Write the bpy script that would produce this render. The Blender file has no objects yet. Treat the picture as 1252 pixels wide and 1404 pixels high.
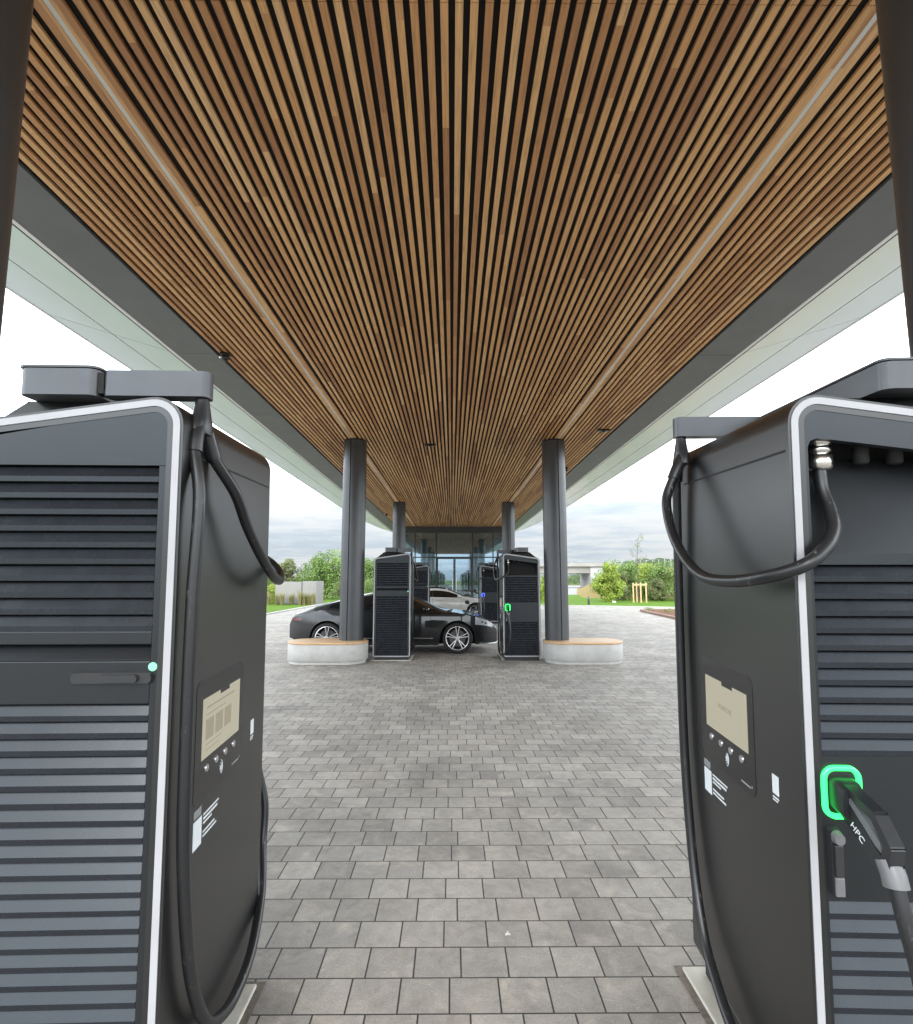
import bpy, math, random
from math import sin, cos, pi, radians, sqrt
from mathutils import Vector, Matrix, noise

random.seed(7)
scene = bpy.context.scene
COL = scene.collection
XC = 0.075           # centre line of the canopy
H = 1.64             # eye height

# ------------------------------------------------------------------ helpers
class MB:
    """collects shapes, builds ONE mesh object"""
    def __init__(s):
        s.v, s.f, s.mi, s.sm = [], [], [], []
    def add(s, vs, fs, m=0, smooth=False):
        o = len(s.v)
        s.v += [tuple(p) for p in vs]
        for f in fs:
            s.f.append([i + o for i in f]); s.mi.append(m); s.sm.append(smooth)
    def box(s, x0, y0, z0, x1, y1, z1, m=0):
        v = [(x0,y0,z0),(x1,y0,z0),(x1,y1,z0),(x0,y1,z0),(x0,y0,z1),(x1,y0,z1),(x1,y1,z1),(x0,y1,z1)]
        s.add(v, [(0,3,2,1),(4,5,6,7),(0,1,5,4),(1,2,6,5),(2,3,7,6),(3,0,4,7)], m)
    def rings(s, rs, m=0, smooth=True, cap0=True, cap1=True, closed=True):
        n = len(rs[0]); vs = [p for r in rs for p in r]; fs = []
        for k in range(len(rs)-1):
            for i in range(n if closed else n-1):
                j = (i+1) % n
                fs.append((k*n+i, k*n+j, (k+1)*n+j, (k+1)*n+i))
        s.add(vs, fs, m, smooth)
        if cap0: s.add(rs[0], [tuple(range(n))[::-1]], m)
        if cap1: s.add(rs[-1], [tuple(range(n))], m)
    def prism(s, poly, fn, a, b, m=0, smooth=False):
        """poly of 2-d points, fn(u,v,w) -> xyz, extruded w from a to b"""
        s.rings([[fn(u,v,a) for u,v in poly],[fn(u,v,b) for u,v in poly]], m, smooth)
    def tube(s, pts, r, n=10, m=0, taper=None):
        pts = [Vector(p) for p in pts]; rs = []
        t0 = (pts[1]-pts[0]).normalized()
        u = t0.orthogonal().normalized()
        for i, p in enumerate(pts):
            t = (pts[min(i+1,len(pts)-1)] - pts[max(i-1,0)])
            if t.length < 1e-9: t = t0
            t.normalize()
            u = (u - t*u.dot(t)); u.normalize(); w = t.cross(u)
            rr = r if taper is None else r + (taper-r)*i/(len(pts)-1)
            rs.append([p + u*(rr*cos(2*pi*k/n)) + w*(rr*sin(2*pi*k/n)) for k in range(n)])
        s.rings(rs, m)
    def lathe(s, prof, n=32, fn=None, m=0, smooth=True, cap=True):
        """prof: list of (radius, h); fn maps local (x,y,h)"""
        fn = fn or (lambda x,y,h: (x,y,h))
        rs = [[fn(r*cos(2*pi*k/n), r*sin(2*pi*k/n), h) for k in range(n)] for r,h in prof]
        s.rings(rs, m, smooth, cap, cap)
    def build(s, name, mats, parent=None, bevel=0, loc=None):
        me = bpy.data.meshes.new(name)
        me.from_pydata(s.v, [], s.f)
        for mt in (mats if isinstance(mats, (list,tuple)) else [mats]): me.materials.append(mt)
        me.polygons.foreach_set('material_index', s.mi)
        me.polygons.foreach_set('use_smooth', s.sm)
        me.update()
        o = bpy.data.objects.new(name, me); COL.objects.link(o)
        if parent: o.parent = parent
        if loc: o.location = loc
        if bevel:
            b = o.modifiers.new('bevel', 'BEVEL'); b.width = bevel; b.segments = 2; b.limit_method = 'ANGLE'; b.angle_limit = radians(40)
        return o

def fixn(o):
    import bmesh
    bm = bmesh.new(); bm.from_mesh(o.data)
    bmesh.ops.recalc_face_normals(bm, faces=bm.faces); bm.to_mesh(o.data); bm.free()
    return o

def empty(name, loc=(0,0,0), rz=0):
    o = bpy.data.objects.new(name, None); COL.objects.link(o)
    o.location = loc; o.rotation_euler = (0,0,rz); o.empty_display_size = .2
    return o
def tag(o, label=None, cat=None, group=None, kind=None):
    if label: o['label'] = label
    if cat: o['category'] = cat
    if group: o['group'] = group
    if kind: o['kind'] = kind
    return o
def copy_tree(o, parent=None):
    c = o.copy(); COL.objects.link(c)
    if parent: c.parent = parent
    for ch in list(o.children): copy_tree(ch, c)
    return c

def smooth_path(pts, n=8):
    P = [Vector(p) for p in pts]; out = []
    for i in range(len(P)-1):
        p0 = P[max(i-1,0)]; p1 = P[i]; p2 = P[i+1]; p3 = P[min(i+2,len(P)-1)]
        for k in range(n):
            t = k/n
            out.append(.5*((2*p1)+(p2-p0)*t+(2*p0-5*p1+4*p2-p3)*t*t+(3*p1-p0-3*p2+p3)*t**3))
    out.append(P[-1]); return out

def lerp(tab, x):
    if x <= tab[0][0]: return tab[0][1]
    for (a,va),(b,vb) in zip(tab, tab[1:]):
        if x <= b: return va + (vb-va)*(x-a)/(b-a)
    return tab[-1][1]
def smooth_lerp(tab, x, h=.08):
    return (lerp(tab,x-h)+2*lerp(tab,x)+lerp(tab,x+h))/4

def round_poly(corners, radii, seg=8, inset=0.0):
    """convex polygon (counter-clockwise) with rounded corners, moved inward by inset"""
    n = len(corners); C = [Vector(c) for c in corners]
    lines = []
    for i in range(n):
        a, b = C[i], C[(i+1)%n]; d = (b-a).normalized(); nrm = Vector((-d.y, d.x))
        lines.append((a + nrm*inset, d))
    def isect(l1, l2):
        (a,d),(b,e) = l1,l2
        den = d.x*e.y-d.y*e.x
        t = ((b.x-a.x)*e.y-(b.y-a.y)*e.x)/den
        return a + d*t
    out = []
    for i in range(n):
        l0, l1 = lines[i-1], lines[i]
        p = isect(l0, l1); r = max(radii[i]-inset, .002)
        d0, d1 = l0[1], l1[1]
        ang = math.atan2(d0.x*d1.y-d0.y*d1.x, d0.dot(d1))
        t = r*math.tan(ang/2)
        a = p - d0*t
        nrm = Vector((-d0.y, d0.x)); c = a + nrm*r
        s0 = math.atan2(-nrm.y, -nrm.x)
        for k in range(seg+1):
            q = s0 + ang*k/seg
            out.append((c.x + r*cos(q), c.y + r*sin(q)))
    return out

# ------------------------------------------------------------------ materials
def new_mat(name):
    m = bpy.data.materials.new(name); m.use_nodes = True
    nt = m.node_tree; b = nt.nodes['Principled BSDF']
    return m, nt, b
def N(nt, typ, **kw):
    n = nt.nodes.new(typ)
    for k, v in kw.items():
        if k.startswith('i_'):
            key = k[2:]; key = int(key) if key.isdigit() else key.replace('_',' ')
            n.inputs[key].default_value = v
        else: setattr(n, k, v)
    return n
def mixc(nt, fac, a, b, blend='MIX'):
    n = nt.nodes.new('ShaderNodeMix'); n.data_type = 'RGBA'; n.blend_type = blend
    for idx, val in ((0,fac),(6,a),(7,b)):
        if isinstance(val, bpy.types.NodeSocket): nt.links.new(val, n.inputs[idx])
        else:
            n.inputs[idx].default_value = val if idx == 0 else (tuple(val)+(1,))[:4]
    return n.outputs[2]
def ramp(nt, fac, stops):
    n = nt.nodes.new('ShaderNodeValToRGB'); e = n.color_ramp.elements
    while len(e) < len(stops): e.new(.5)
    for el, (p, c) in zip(e, stops):
        el.position = p; el.color = (c,c,c,1) if not isinstance(c, tuple) else c+(1,)
    nt.links.new(fac, n.inputs[0]); return n.outputs[0]
def coords(nt, kind='Object', scale=(1,1,1)):
    tc = nt.nodes.new('ShaderNodeTexCoord'); mp = nt.nodes.new('ShaderNodeMapping')
    mp.inputs['Scale'].default_value = scale
    nt.links.new(tc.outputs[kind], mp.inputs[0]); return mp.outputs[0]
def noise_tex(nt, vec, scale, detail=4, rough=.55, dist=0):
    n = nt.nodes.new('ShaderNodeTexNoise'); nt.links.new(vec, n.inputs['Vector'])
    n.inputs['Scale'].default_value = scale; n.inputs['Detail'].default_value = detail
    n.inputs['Roughness'].default_value = rough; n.inputs['Distortion'].default_value = dist
    return n.outputs[0]
def bump(nt, h, strength, dist, b):
    n = nt.nodes.new('ShaderNodeBump'); n.inputs['Strength'].default_value = strength; n.inputs['Distance'].default_value = dist
    nt.links.new(h, n.inputs['Height']); nt.links.new(n.outputs[0], b.inputs['Normal']); return n

def pmat(name, col, rough=.5, var=.12, scale=6, metallic=0, coat=0, bmp=0, bscale=60, spec=.5, rvar=.08, stretch=(1,1,1), dust=0, tint=None):
    m, nt, b = new_mat(name)
    v = coords(nt, 'Object', stretch)
    n1 = noise_tex(nt, v, scale, 5)
    f = ramp(nt, n1, [(.3, 0.0), (.7, 1.0)])
    lo = tuple(c*(1-var) for c in col); hi = tuple(min(1,c*(1+var)) for c in col)
    bc = mixc(nt, f, lo, hi)
    if dust:
        d1 = ramp(nt, noise_tex(nt, v, 150, 3, .7), [(.58,0.0),(.72,1.0)]); d2 = ramp(nt, noise_tex(nt, v, 4.5, 5, .65, .8), [(.42,0.0),(.72,1.0)])
        dm = N(nt,'ShaderNodeMath', operation='MULTIPLY'); nt.links.new(d1, dm.inputs[0]); nt.links.new(d2, dm.inputs[1])
        d3 = N(nt,'ShaderNodeMath', operation='MULTIPLY'); nt.links.new(dm.outputs[0], d3.inputs[0]); d3.inputs[1].default_value = dust
        bc = mixc(nt, d3.outputs[0], bc, (.20,.19,.17))
    nt.links.new(bc, b.inputs['Base Color'])
    if tint: b.inputs['Specular Tint'].default_value = tint+(1,)
    b.inputs['Metallic'].default_value = metallic
    b.inputs['Specular IOR Level'].default_value = spec
    b.inputs['Coat Weight'].default_value = coat; b.inputs['Coat Roughness'].default_value = .03 if coat > .5 else .2
    n2 = noise_tex(nt, v, scale*2.7, 4)
    mr = N(nt, 'ShaderNodeMapRange'); mr.inputs['To Min'].default_value = max(0,rough-rvar); mr.inputs['To Max'].default_value = rough+rvar
    nt.links.new(n2, mr.inputs[0]); nt.links.new(mr.outputs[0], b.inputs['Roughness'])
    if bmp:
        bump(nt, noise_tex(nt, v, bscale, 3), bmp, .002, b)
    return m
def emit_mat(name, col, strength, base=(.02,.02,.02)):
    m, nt, b = new_mat(name)
    b.inputs['Base Color'].default_value = base+(1,)
    b.inputs['Emission Color'].default_value = col+(1,); b.inputs['Emission Strength'].default_value = strength
    b.inputs['Roughness'].default_value = .12
    return m

M = {}
M['cabinet'] = pmat('charcoal_powder_coat', (.008,.0085,.009), .31, .10, 3, spec=.75, rvar=.02, bmp=.06, bscale=700)
M['face'] = pmat('charcoal_face_panel', (.010,.0105,.0115), .33, .08, 4, spec=.5, rvar=.03, tint=(.85,.93,1))
M['blade'] = pmat('charcoal_louvre', (.012,.014,.018), .27, .12, 5, spec=.36, tint=(.87,.94,1))
M['void'] = pmat('black_interior', (.006,.006,.006), .7, .1, 5)
M['plinth'] = pmat('black_plinth', (.012,.012,.013), .6, .15, 5)
M['trim'] = pmat('light_aluminium_trim', (.36,.36,.375), .38, .04, 8, metallic=.1)
M['arm'] = pmat('grey_arm_metal', (.075,.08,.088), .36, .08, 5, metallic=.3)
M['gland'] = pmat('nickel_gland', (.62,.6,.56), .25, .05, 20, metallic=1)
M['glassblack'] = pmat('black_glass_bezel', (.010,.010,.011), .16, .05, 4)
M['latch'] = pmat('black_latch_plastic', (.022,.023,.025), .33, .1, 30)
M['latch_grey'] = pmat('grey_latch_plastic', (.12,.12,.125), .4, .1, 30)
M['button'] = pmat('brushed_steel_button', (.55,.55,.56), .3, .05, 40, metallic=.9)
M['label_white'] = pmat('white_label_print', (.68,.72,.74), .5, .04, 60)
M['label_grey'] = pmat('grey_label', (.22,.23,.23), .5, .1, 60)
M['print_dim'] = pmat('grey_print', (.25,.25,.25), .5, .1, 60)
M['screen'] = emit_mat('beige_display_panel', (.41,.385,.28), .33, (.10,.095,.075))
M['screen_dark'] = emit_mat('beige_display_print', (.25,.225,.15), .40, (.06,.055,.045))
M['green'] = emit_mat('green_status_light', (.02,1,.12), 1.9)
M['green_dot'] = emit_mat('pale_green_dot', (.30,.80,.48), .42, (.1,.3,.2))
M['blue'] = emit_mat('blue_status_light', (.05,.12,1), 2.2)
M['off'] = pmat('unlit_status_ring', (.05,.055,.055), .3, .05, 20)

def cable_mat():
    m, nt, b = new_mat('black_rubber_cable')
    v = coords(nt); n = noise_tex(nt, v, 9, 6, .7)
    sc = noise_tex(nt, coords(nt,'Object',(1,1,.35)), 55, 4, .7)
    f = ramp(nt, sc, [(.60,0.0),(.68,1.0)])
    f2 = ramp(nt, n, [(.47,0.0),(.58,1.0)])
    mul = N(nt,'ShaderNodeMath', operation='MULTIPLY'); nt.links.new(f, mul.inputs[0]); nt.links.new(f2, mul.inputs[1])
    nt.links.new(mixc(nt, mul.outputs[0], (.013,.0135,.015), (.13,.125,.12)), b.inputs['Base Color'])
    b.inputs['Roughness'].default_value = .36
    bump(nt, noise_tex(nt, v, 300, 2), .15, .001, b)
    return m
M['cable'] = cable_mat()
M['connector'] = pmat('black_connector_plastic', (.016,.017,.019), .34, .1, 20, bmp=.1, bscale=300)
M['grip'] = pmat('grey_rubber_grip', (.13,.135,.14), .5, .1, 60, bmp=.5, bscale=120)

def wood_mat(name='oak_slat'):
    m, nt, b = new_mat(name)
    tc = N(nt,'ShaderNodeTexCoord'); sp = N(nt,'ShaderNodeSeparateXYZ'); nt.links.new(tc.outputs['Object'], sp.inputs[0])
    def mth(op, a, bb=None):
        n = N(nt,'ShaderNodeMath', operation=op)
        for i, val in enumerate((a,bb)):
            if val is None: continue
            if isinstance(val,(int,float)): n.inputs[i].default_value = val
            else: nt.links.new(val, n.inputs[i])
        return n.outputs[0]
    ix = mth('FLOOR', mth('DIVIDE', sp.outputs[0], PITCH))
    w1 = N(nt,'ShaderNodeTexWhiteNoise', noise_dimensions='1D'); nt.links.new(ix, w1.inputs['W'])
    seg = mth('FLOOR', mth('ADD', mth('DIVIDE', sp.outputs[1], 2.35), mth('MULTIPLY', w1.outputs[0], 7.0)))
    comb = N(nt,'ShaderNodeCombineXYZ'); nt.links.new(ix, comb.inputs[0]); nt.links.new(seg, comb.inputs[1])
    w2 = N(nt,'ShaderNodeTexWhiteNoise', noise_dimensions='3D'); nt.links.new(comb.outputs[0], w2.inputs['Vector'])
    base = N(nt,'ShaderNodeValToRGB'); e = base.color_ramp.elements
    stops = [(0,(.38,.175,.070)),(.25,(.51,.258,.102)),(.5,(.61,.325,.130)),(.75,(.67,.382,.160)),(1,(.71,.44,.21))]
    while len(e) < len(stops): e.new(.5)
    for el,(p,c) in zip(e, stops): el.position = p; el.color = c+(1,)
    nt.links.new(w2.outputs[0], base.inputs[0])
    # grain
    add = N(nt,'ShaderNodeVectorMath', operation='MULTIPLY_ADD'); nt.links.new(w2.outputs[1], add.inputs[0]); add.inputs[1].default_value=(9,9,9)
    nt.links.new(tc.outputs['Object'], add.inputs[2])
    mp = N(nt,'ShaderNodeMapping'); mp.inputs['Scale'].default_value=(26,1.3,26); nt.links.new(add.outputs[0], mp.inputs[0])
    g = noise_tex(nt, mp.outputs[0], 3.2, 6, .65, .5)
    gr = ramp(nt, g, [(.28,0.62),(.5,1.0),(.75,1.22)])
    c = mixc(nt, 1.0, base.outputs[0], gr, 'MULTIPLY')
    nt.links.new(c, b.inputs['Base Color'])
    b.inputs['Roughness'].default_value = .55
    bump(nt, g, .25, .002, b)
    return m
PITCH = 6.32/80
M['wood'] = wood_mat()
M['seatwood'] = pmat('larch_seat_planks', (.50,.315,.165), .5, .25, 5, stretch=(.6,9,9), bmp=.2, bscale=20)
M['ceil_black'] = pmat('black_ceiling_backing', (.006,.005,.005), .9, .1, 3)
M['fascia'] = pmat('anthracite_soffit_panel', (.125,.132,.135), .5, .06, 1.2, metallic=.1)
M['soffit'] = pmat('pale_grey_soffit_panel', (.65,.735,.80), .14, .03, .8, metallic=.0, spec=.8, rvar=.03)
M['lip'] = pmat('pale_aluminium_lip', (.80,.80,.80), .35, .04, 3)
M['seam'] = pmat('dark_seam', (.02,.02,.02), .7, .05, 3)
M['strip'] = pmat('frosted_light_cover', (.66,.65,.60), .45, .06, 2)
M['column'] = pmat('anthracite_column_metal', (.070,.073,.078), .34, .08, 2, metallic=.45)
M['concrete'] = pmat('cast_concrete', (.40,.395,.375), .8, .10, 7, bmp=.35, bscale=40)
M['concrete_far'] = pmat('bridge_concrete', (.30,.285,.26), .85, .15, .35, bmp=.2, bscale=8)
M['pad'] = pmat('pad_concrete', (.50,.48,.42), .85, .14, 9, bmp=.5, bscale=50)
M['sand'] = pmat('joint_sand', (.14,.12,.10), .95, .3, 40, bmp=.8, bscale=90)

def paving_mat():
    m, nt, b = new_mat('grey_concrete_pavers')
    v = coords(nt)
    br = N(nt,'ShaderNodeTexBrick')
    sx = N(nt,'ShaderNodeSeparateXYZ'); nt.links.new(v, sx.inputs[0])
    rw = N(nt,'ShaderNodeMath', operation='DIVIDE'); nt.links.new(sx.outputs[1], rw.inputs[0]); rw.inputs[1].default_value = .199
    fl = N(nt,'ShaderNodeMath', operation='FLOOR'); nt.links.new(rw.outputs[0], fl.inputs[0])
    wn = N(nt,'ShaderNodeTexWhiteNoise', noise_dimensions='1D'); nt.links.new(fl.outputs[0], wn.inputs['W'])
    half = N(nt,'ShaderNodeMath', operation='MULTIPLY'); nt.links.new(fl.outputs[0], half.inputs[0]); half.inputs[1].default_value = .1
    ofs = N(nt,'ShaderNodeMath', operation='MULTIPLY_ADD'); nt.links.new(wn.outputs[0], ofs.inputs[0]); ofs.inputs[1].default_value = .075; nt.links.new(half.outputs[0], ofs.inputs[2])
    xo = N(nt,'ShaderNodeMath', operation='ADD'); nt.links.new(sx.outputs[0], xo.inputs[0]); nt.links.new(ofs.outputs[0], xo.inputs[1])
    cv = N(nt,'ShaderNodeCombineXYZ'); nt.links.new(xo.outputs[0], cv.inputs[0]); nt.links.new(sx.outputs[1], cv.inputs[1])
    nt.links.new(cv.outputs[0], br.inputs['Vector'])
    br.offset = 0; br.offset_frequency = 2; br.squash = 1
    br.inputs['Scale'].default_value = 1; br.inputs['Brick Width'].default_value = .2; br.inputs['Row Height'].default_value = .199
    br.inputs['Mortar Size'].default_value = .0040; br.inputs['Mortar Smooth'].default_value = .35
    br.inputs['Color1'].default_value = (.238,.222,.202,1); br.inputs['Color2'].default_value = (.340,.319,.290,1)
    br.inputs['Mortar'].default_value = (.030,.028,.026,1)
    big = noise_tex(nt, v, .8, 5, .6); c = mixc(nt, ramp(nt, big, [(.3,0.0),(.75,1.0)]), (.86,.86,.87), (1.15,1.13,1.09))
    c = mixc(nt, 1.0, br.outputs[0], c, 'MULTIPLY')
    # pale efflorescence that differs from stone to stone
    sn = N(nt,'ShaderNodeVectorMath', operation='SNAP'); nt.links.new(cv.outputs[0], sn.inputs[0]); sn.inputs[1].default_value = (.2,.199,1)
    off = N(nt,'ShaderNodeVectorMath', operation='MULTIPLY_ADD'); nt.links.new(sn.outputs[0], off.inputs[0]); off.inputs[1].default_value = (.8,.8,0)
    nt.links.new(v, off.inputs[2])
    p = noise_tex(nt, off.outputs[0], 4.2, 6, .62, .6)
    c = mixc(nt, ramp(nt, p, [(.54,0.0),(.72,.58)]), c, (.44,.39,.33))
    p2 = noise_tex(nt, v, 1.9, 5, .65, .8)
    c = mixc(nt, ramp(nt, p2, [(.56,0.0),(.72,.45)]), c, (.41,.355,.295))
    dk = noise_tex(nt, v, 1.1, 6, .6, .4); c = mixc(nt, 1.0, c, ramp(nt, dk, [(.32,.80),(.52,1.05),(.75,1.15)]), 'MULTIPLY')
    sm = noise_tex(nt, off.outputs[0], 11, 5, .65, 1.0); c = mixc(nt, 1.0, c, ramp(nt, sm, [(.30,.80),(.55,1.0),(.75,1.12)]), 'MULTIPLY')
    # streaks and grit
    st = noise_tex(nt, coords(nt,'Object',(7,22,1)), 1.7, 5, .7, 1.5)
    c = mixc(nt, ramp(nt, st, [(.60,0.0),(.72,.32)]), c, (.50,.49,.465))
    fine = noise_tex(nt, v, 120, 4, .7)
    c = mixc(nt, .55, c, mixc(nt, 1.0, c, ramp(nt, fine, [(.25,.55),(.75,1.45)]), 'MULTIPLY'))
    sp = noise_tex(nt, v, 38, 2, .5)
    c = mixc(nt, ramp(nt, sp, [(.74,0.0),(.78,.5)]), c, (.5,.49,.46))
    # put the joints back on top
    c = mixc(nt, ramp(nt, br.outputs[1], [(.2,0.0),(.9,1.0)]), c, (.034,.031,.028))
    nt.links.new(c, b.inputs['Base Color'])
    b.inputs['Roughness'].default_value = .72; b.inputs['Specular IOR Level'].default_value = .35
    inv = N(nt,'ShaderNodeMath', operation='SUBTRACT'); inv.inputs[0].default_value = 1; nt.links.new(br.outputs[1], inv.inputs[1])
    bp = bump(nt, inv.outputs[0], .7, .006, b)
    bp2 = N(nt,'ShaderNodeBump'); bp2.inputs['Strength'].default_value=.35; bp2.inputs['Distance'].default_value=.003
    nt.links.new(noise_tex(nt, v, 60, 5, .7), bp2.inputs['Height']); nt.links.new(bp.outputs[0], bp2.inputs['Normal']); nt.links.new(bp2.outputs[0], b.inputs['Normal'])
    return m
M['paving'] = paving_mat()
def ground_mat(name, c1, c2, c3, s1=.5, s2=6, rough=.95):
    m, nt, b = new_mat(name); v = coords(nt)
    f = ramp(nt, noise_tex(nt, v, s1, 6, .6), [(.3,0.0),(.7,1.0)])
    g = ramp(nt, noise_tex(nt, v, s2, 5, .7), [(.35,0.0),(.75,1.0)])
    c = mixc(nt, f, c1, c2); c = mixc(nt, g, c, c3)
    nt.links.new(c, b.inputs['Base Color']); b.inputs['Roughness'].default_value = rough; b.inputs['Specular IOR Level'].default_value = .08
    bump(nt, noise_tex(nt, v, s2*4, 4), .6, .03, b)
    return m
M['field'] = ground_mat('meadow', (.085,.11,.03), (.13,.13,.045), (.06,.085,.022), .05, 1.5)
M['lawn'] = ground_mat('lawn_turf', (.10,.19,.022), (.13,.22,.03), (.075,.14,.018), .6, 14)
M['drygrass'] = ground_mat('dry_grass_slope', (.30,.21,.085), (.24,.18,.07), (.15,.14,.05), .35, 4)
M['mulch'] = ground_mat('bark_mulch', (.16,.085,.05), (.12,.06,.035), (.22,.13,.08), 3, 25)
M['road'] = ground_mat('pale_road', (.30,.30,.29), (.34,.335,.32), (.27,.27,.26), .3, 9)
M['kerb'] = pmat('kerb_stone', (.48,.47,.44), .85, .1, 3, bmp=.3)
M['redkerb'] = pmat('red_brown_kerb', (.26,.16,.13), .85, .15, 3, bmp=.3)

def leaf_mat(name, cols, trans=.35):
    m, nt, b = new_mat(name)
    g = N(nt,'ShaderNodeNewGeometry')
    r = N(nt,'ShaderNodeValToRGB'); e = r.color_ramp.elements
    while len(e) < len(cols): e.new(.5)
    for i,(el,c) in enumerate(zip(e, cols)): el.position = i/(len(cols)-1); el.color = tuple(min(1,q*1.85) for q in c)+(1,)
    nt.links.new(g.outputs['Random Per Island'], r.inputs[0])
    n = noise_tex(nt, coords(nt), .7, 3); c = mixc(nt, 1.0, r.outputs[0], ramp(nt, n, [(.3,.75),(.7,1.25)]), 'MULTIPLY')
    nt.links.new(c, b.inputs['Base Color']); b.inputs['Roughness'].default_value = .5
    tr = N(nt,'ShaderNodeBsdfTranslucent'); nt.links.new(c, tr.inputs[0])
    mx = N(nt,'ShaderNodeMixShader'); mx.inputs[0].default_value = trans
    nt.links.new(b.outputs[0], mx.inputs[1]); nt.links.new(tr.outputs[0], mx.inputs[2])
    nt.links.new(mx.outputs[0], nt.nodes['Material Output'].inputs[0])
    return m
M['leaf'] = leaf_mat('mid_green_leaf', [(.055,.095,.022),(.085,.14,.03),(.12,.18,.045),(.17,.21,.09)])
M['leaf_bright'] = leaf_mat('bright_green_leaf', [(.09,.14,.018),(.14,.20,.025),(.20,.25,.04),(.26,.28,.07)])
M['leaf_dark'] = leaf_mat('dark_green_leaf', [(.035,.06,.018),(.055,.085,.024),(.08,.115,.035)])
M['leaf_olive'] = leaf_mat('olive_leaf', [(.07,.085,.03),(.11,.125,.05),(.15,.16,.075)])
M['grassblade'] = leaf_mat('ornamental_grass_blade', [(.09,.12,.03),(.13,.15,.045),(.20,.17,.075),(.26,.19,.11)])
M['bark'] = pmat('bark', (.10,.075,.05), .9, .3, 12, bmp=.6, bscale=40)
M['stakewood'] = pmat('pale_round_timber', (.55,.37,.20), .7, .15, 6, bmp=.2)
M['wallgrey'] = pmat('grey_wall_panel', (.27,.26,.25), .8, .06, 1.5, bmp=.15)
M['wallpost'] = pmat('dark_wall_post', (.13,.13,.13), .8, .06, 1.5)
M['steel'] = pmat('galvanised_steel', (.33,.35,.36), .5, .1, 3, metallic=.5)
M['barrier_glass'] = pmat('grey_barrier_panel', (.38,.42,.45), .4, .05, 2)
M['camera_black'] = pmat('black_fixture_plastic', (.015,.015,.016), .3, .1, 20)
M['stone'] = pmat('pale_stone', (.6,.58,.53), .9, .1, 9)
M['frame'] = pmat('dark_window_frame', (.028,.03,.032), .4, .08, 3, metallic=.3)
M['interior'] = pmat('grey_interior_wall', (.26,.26,.255), .7, .15, 1.2)
M['soffit_in'] = pmat('pale_inner_soffit', (.62,.62,.60), .6, .05, 1)
M['beam'] = pmat('dark_facade_beam', (.05,.052,.054), .45, .08, 1, metallic=.3)

def coated_glass():
    m, nt, b = new_mat('reflective_facade_glass')
    gl = N(nt,'ShaderNodeBsdfGlossy'); gl.inputs['Color'].default_value=(.58,.74,.88,1); gl.inputs['Roughness'].default_value=.004
    tr = N(nt,'ShaderNodeBsdfTransparent'); tr.inputs['Color'].default_value=(.78,.82,.82,1)
    mx = N(nt,'ShaderNodeMixShader'); mx.inputs[0].default_value=.30
    nt.links.new(tr.outputs[0], mx.inputs[1]); nt.links.new(gl.outputs[0], mx.inputs[2])
    nt.links.new(mx.outputs[0], nt.nodes['Material Output'].inputs[0]); return m
M['glass'] = coated_glass()

def car_paint(name, col, metallic, rough=.5, coat=1.0):
    return pmat(name, col, rough, .04, 2, metallic=metallic, coat=coat, rvar=.02, spec=.2)
M['paint_black'] = car_paint('black_car_paint', (.006,.0065,.008), 0.0)
M['paint_white'] = car_paint('white_car_paint', (.60,.59,.56), 0.0, .3)
M['carglass'] = pmat('dark_car_glass', (.008,.009,.010), .04, .02, 3, spec=.8)
M['tyre'] = pmat('tyre_rubber', (.016,.016,.017), .75, .1, 20)
M['rim'] = pmat('polished_alloy', (.72,.72,.73), .22, .04, 8, metallic=.9)
M['disc'] = pmat('brake_disc_steel', (.07,.07,.07), .4, .1, 9, metallic=.6)
M['liner'] = pmat('black_wheel_liner', (.006,.006,.006), .9, .1, 6)
M['blacktrim'] = pmat('black_car_plastic', (.015,.015,.016), .45, .1, 9)
M['headlamp'] = pmat('clear_headlamp', (.62,.65,.68), .10, .05, 4, metallic=.5, coat=1)
M['taillamp'] = pmat('red_tail_lamp', (.12,.008,.008), .12, .05, 4, coat=1)
M['silver'] = pmat('silver_trim', (.5,.5,.5), .3, .05, 9, metallic=.8)

# ------------------------------------------------------------------ setting: ground
def sheet(name, poly, z, mat, kind='structure'):
    mb = MB(); mb.add([(x,y,z) for x,y in poly], [tuple(range(len(poly)))])
    o = mb.build(name, mat); o['kind'] = kind; return o
def disc(r, n=64): return [(r*cos(2*pi*k/n), r*sin(2*pi*k/n)) for k in range(n)]
sheet('ground', disc(2500), -.012, M['field'])
sheet('paving', [(-60,-30),(60,-30),(60,20),(9.6,24),(10.05,30.9),(16.5,30.9),(13.4,33.9),(7.5,36.8),(2,39),(-8.8,39),(-8.9,27.4),(-60,27.4)], 0, M['paving'])
def ribbon(name, pts, w, z0, z1, mat):
    P = [Vector((x,y,0)) for x,y in pts]; rs = []
    for i,p in enumerate(P):
        t = (P[min(i+1,len(P)-1)]-P[max(i-1,0)]).normalized(); nn = Vector((-t.y,t.x,0))*w/2
        a, c = p-nn, p+nn
        rs.append([(a.x,a.y,z0),(c.x,c.y,z0),(c.x,c.y,z1),(a.x,a.y,z1)])
    mb = MB(); mb.rings(rs, smooth=False); o = fixn(mb.build(name, mat, bevel=.01)); o['kind']='structure'; return o
# lawn on the left with its pale kerb
sheet('lawn', [(-60,27.6),(-9.05,27.6),(-8.95,40),(-9,60),(-60,60)], .05, M['lawn'])
ribbon('kerb', [(-60,27.45),(-8.9,27.45)], .16, -.02, .06, M['kerb'])
ribbon('kerb', [(-8.88,27.55),(-8.8,44)], .16, -.02, .06, M['kerb'])
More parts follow.
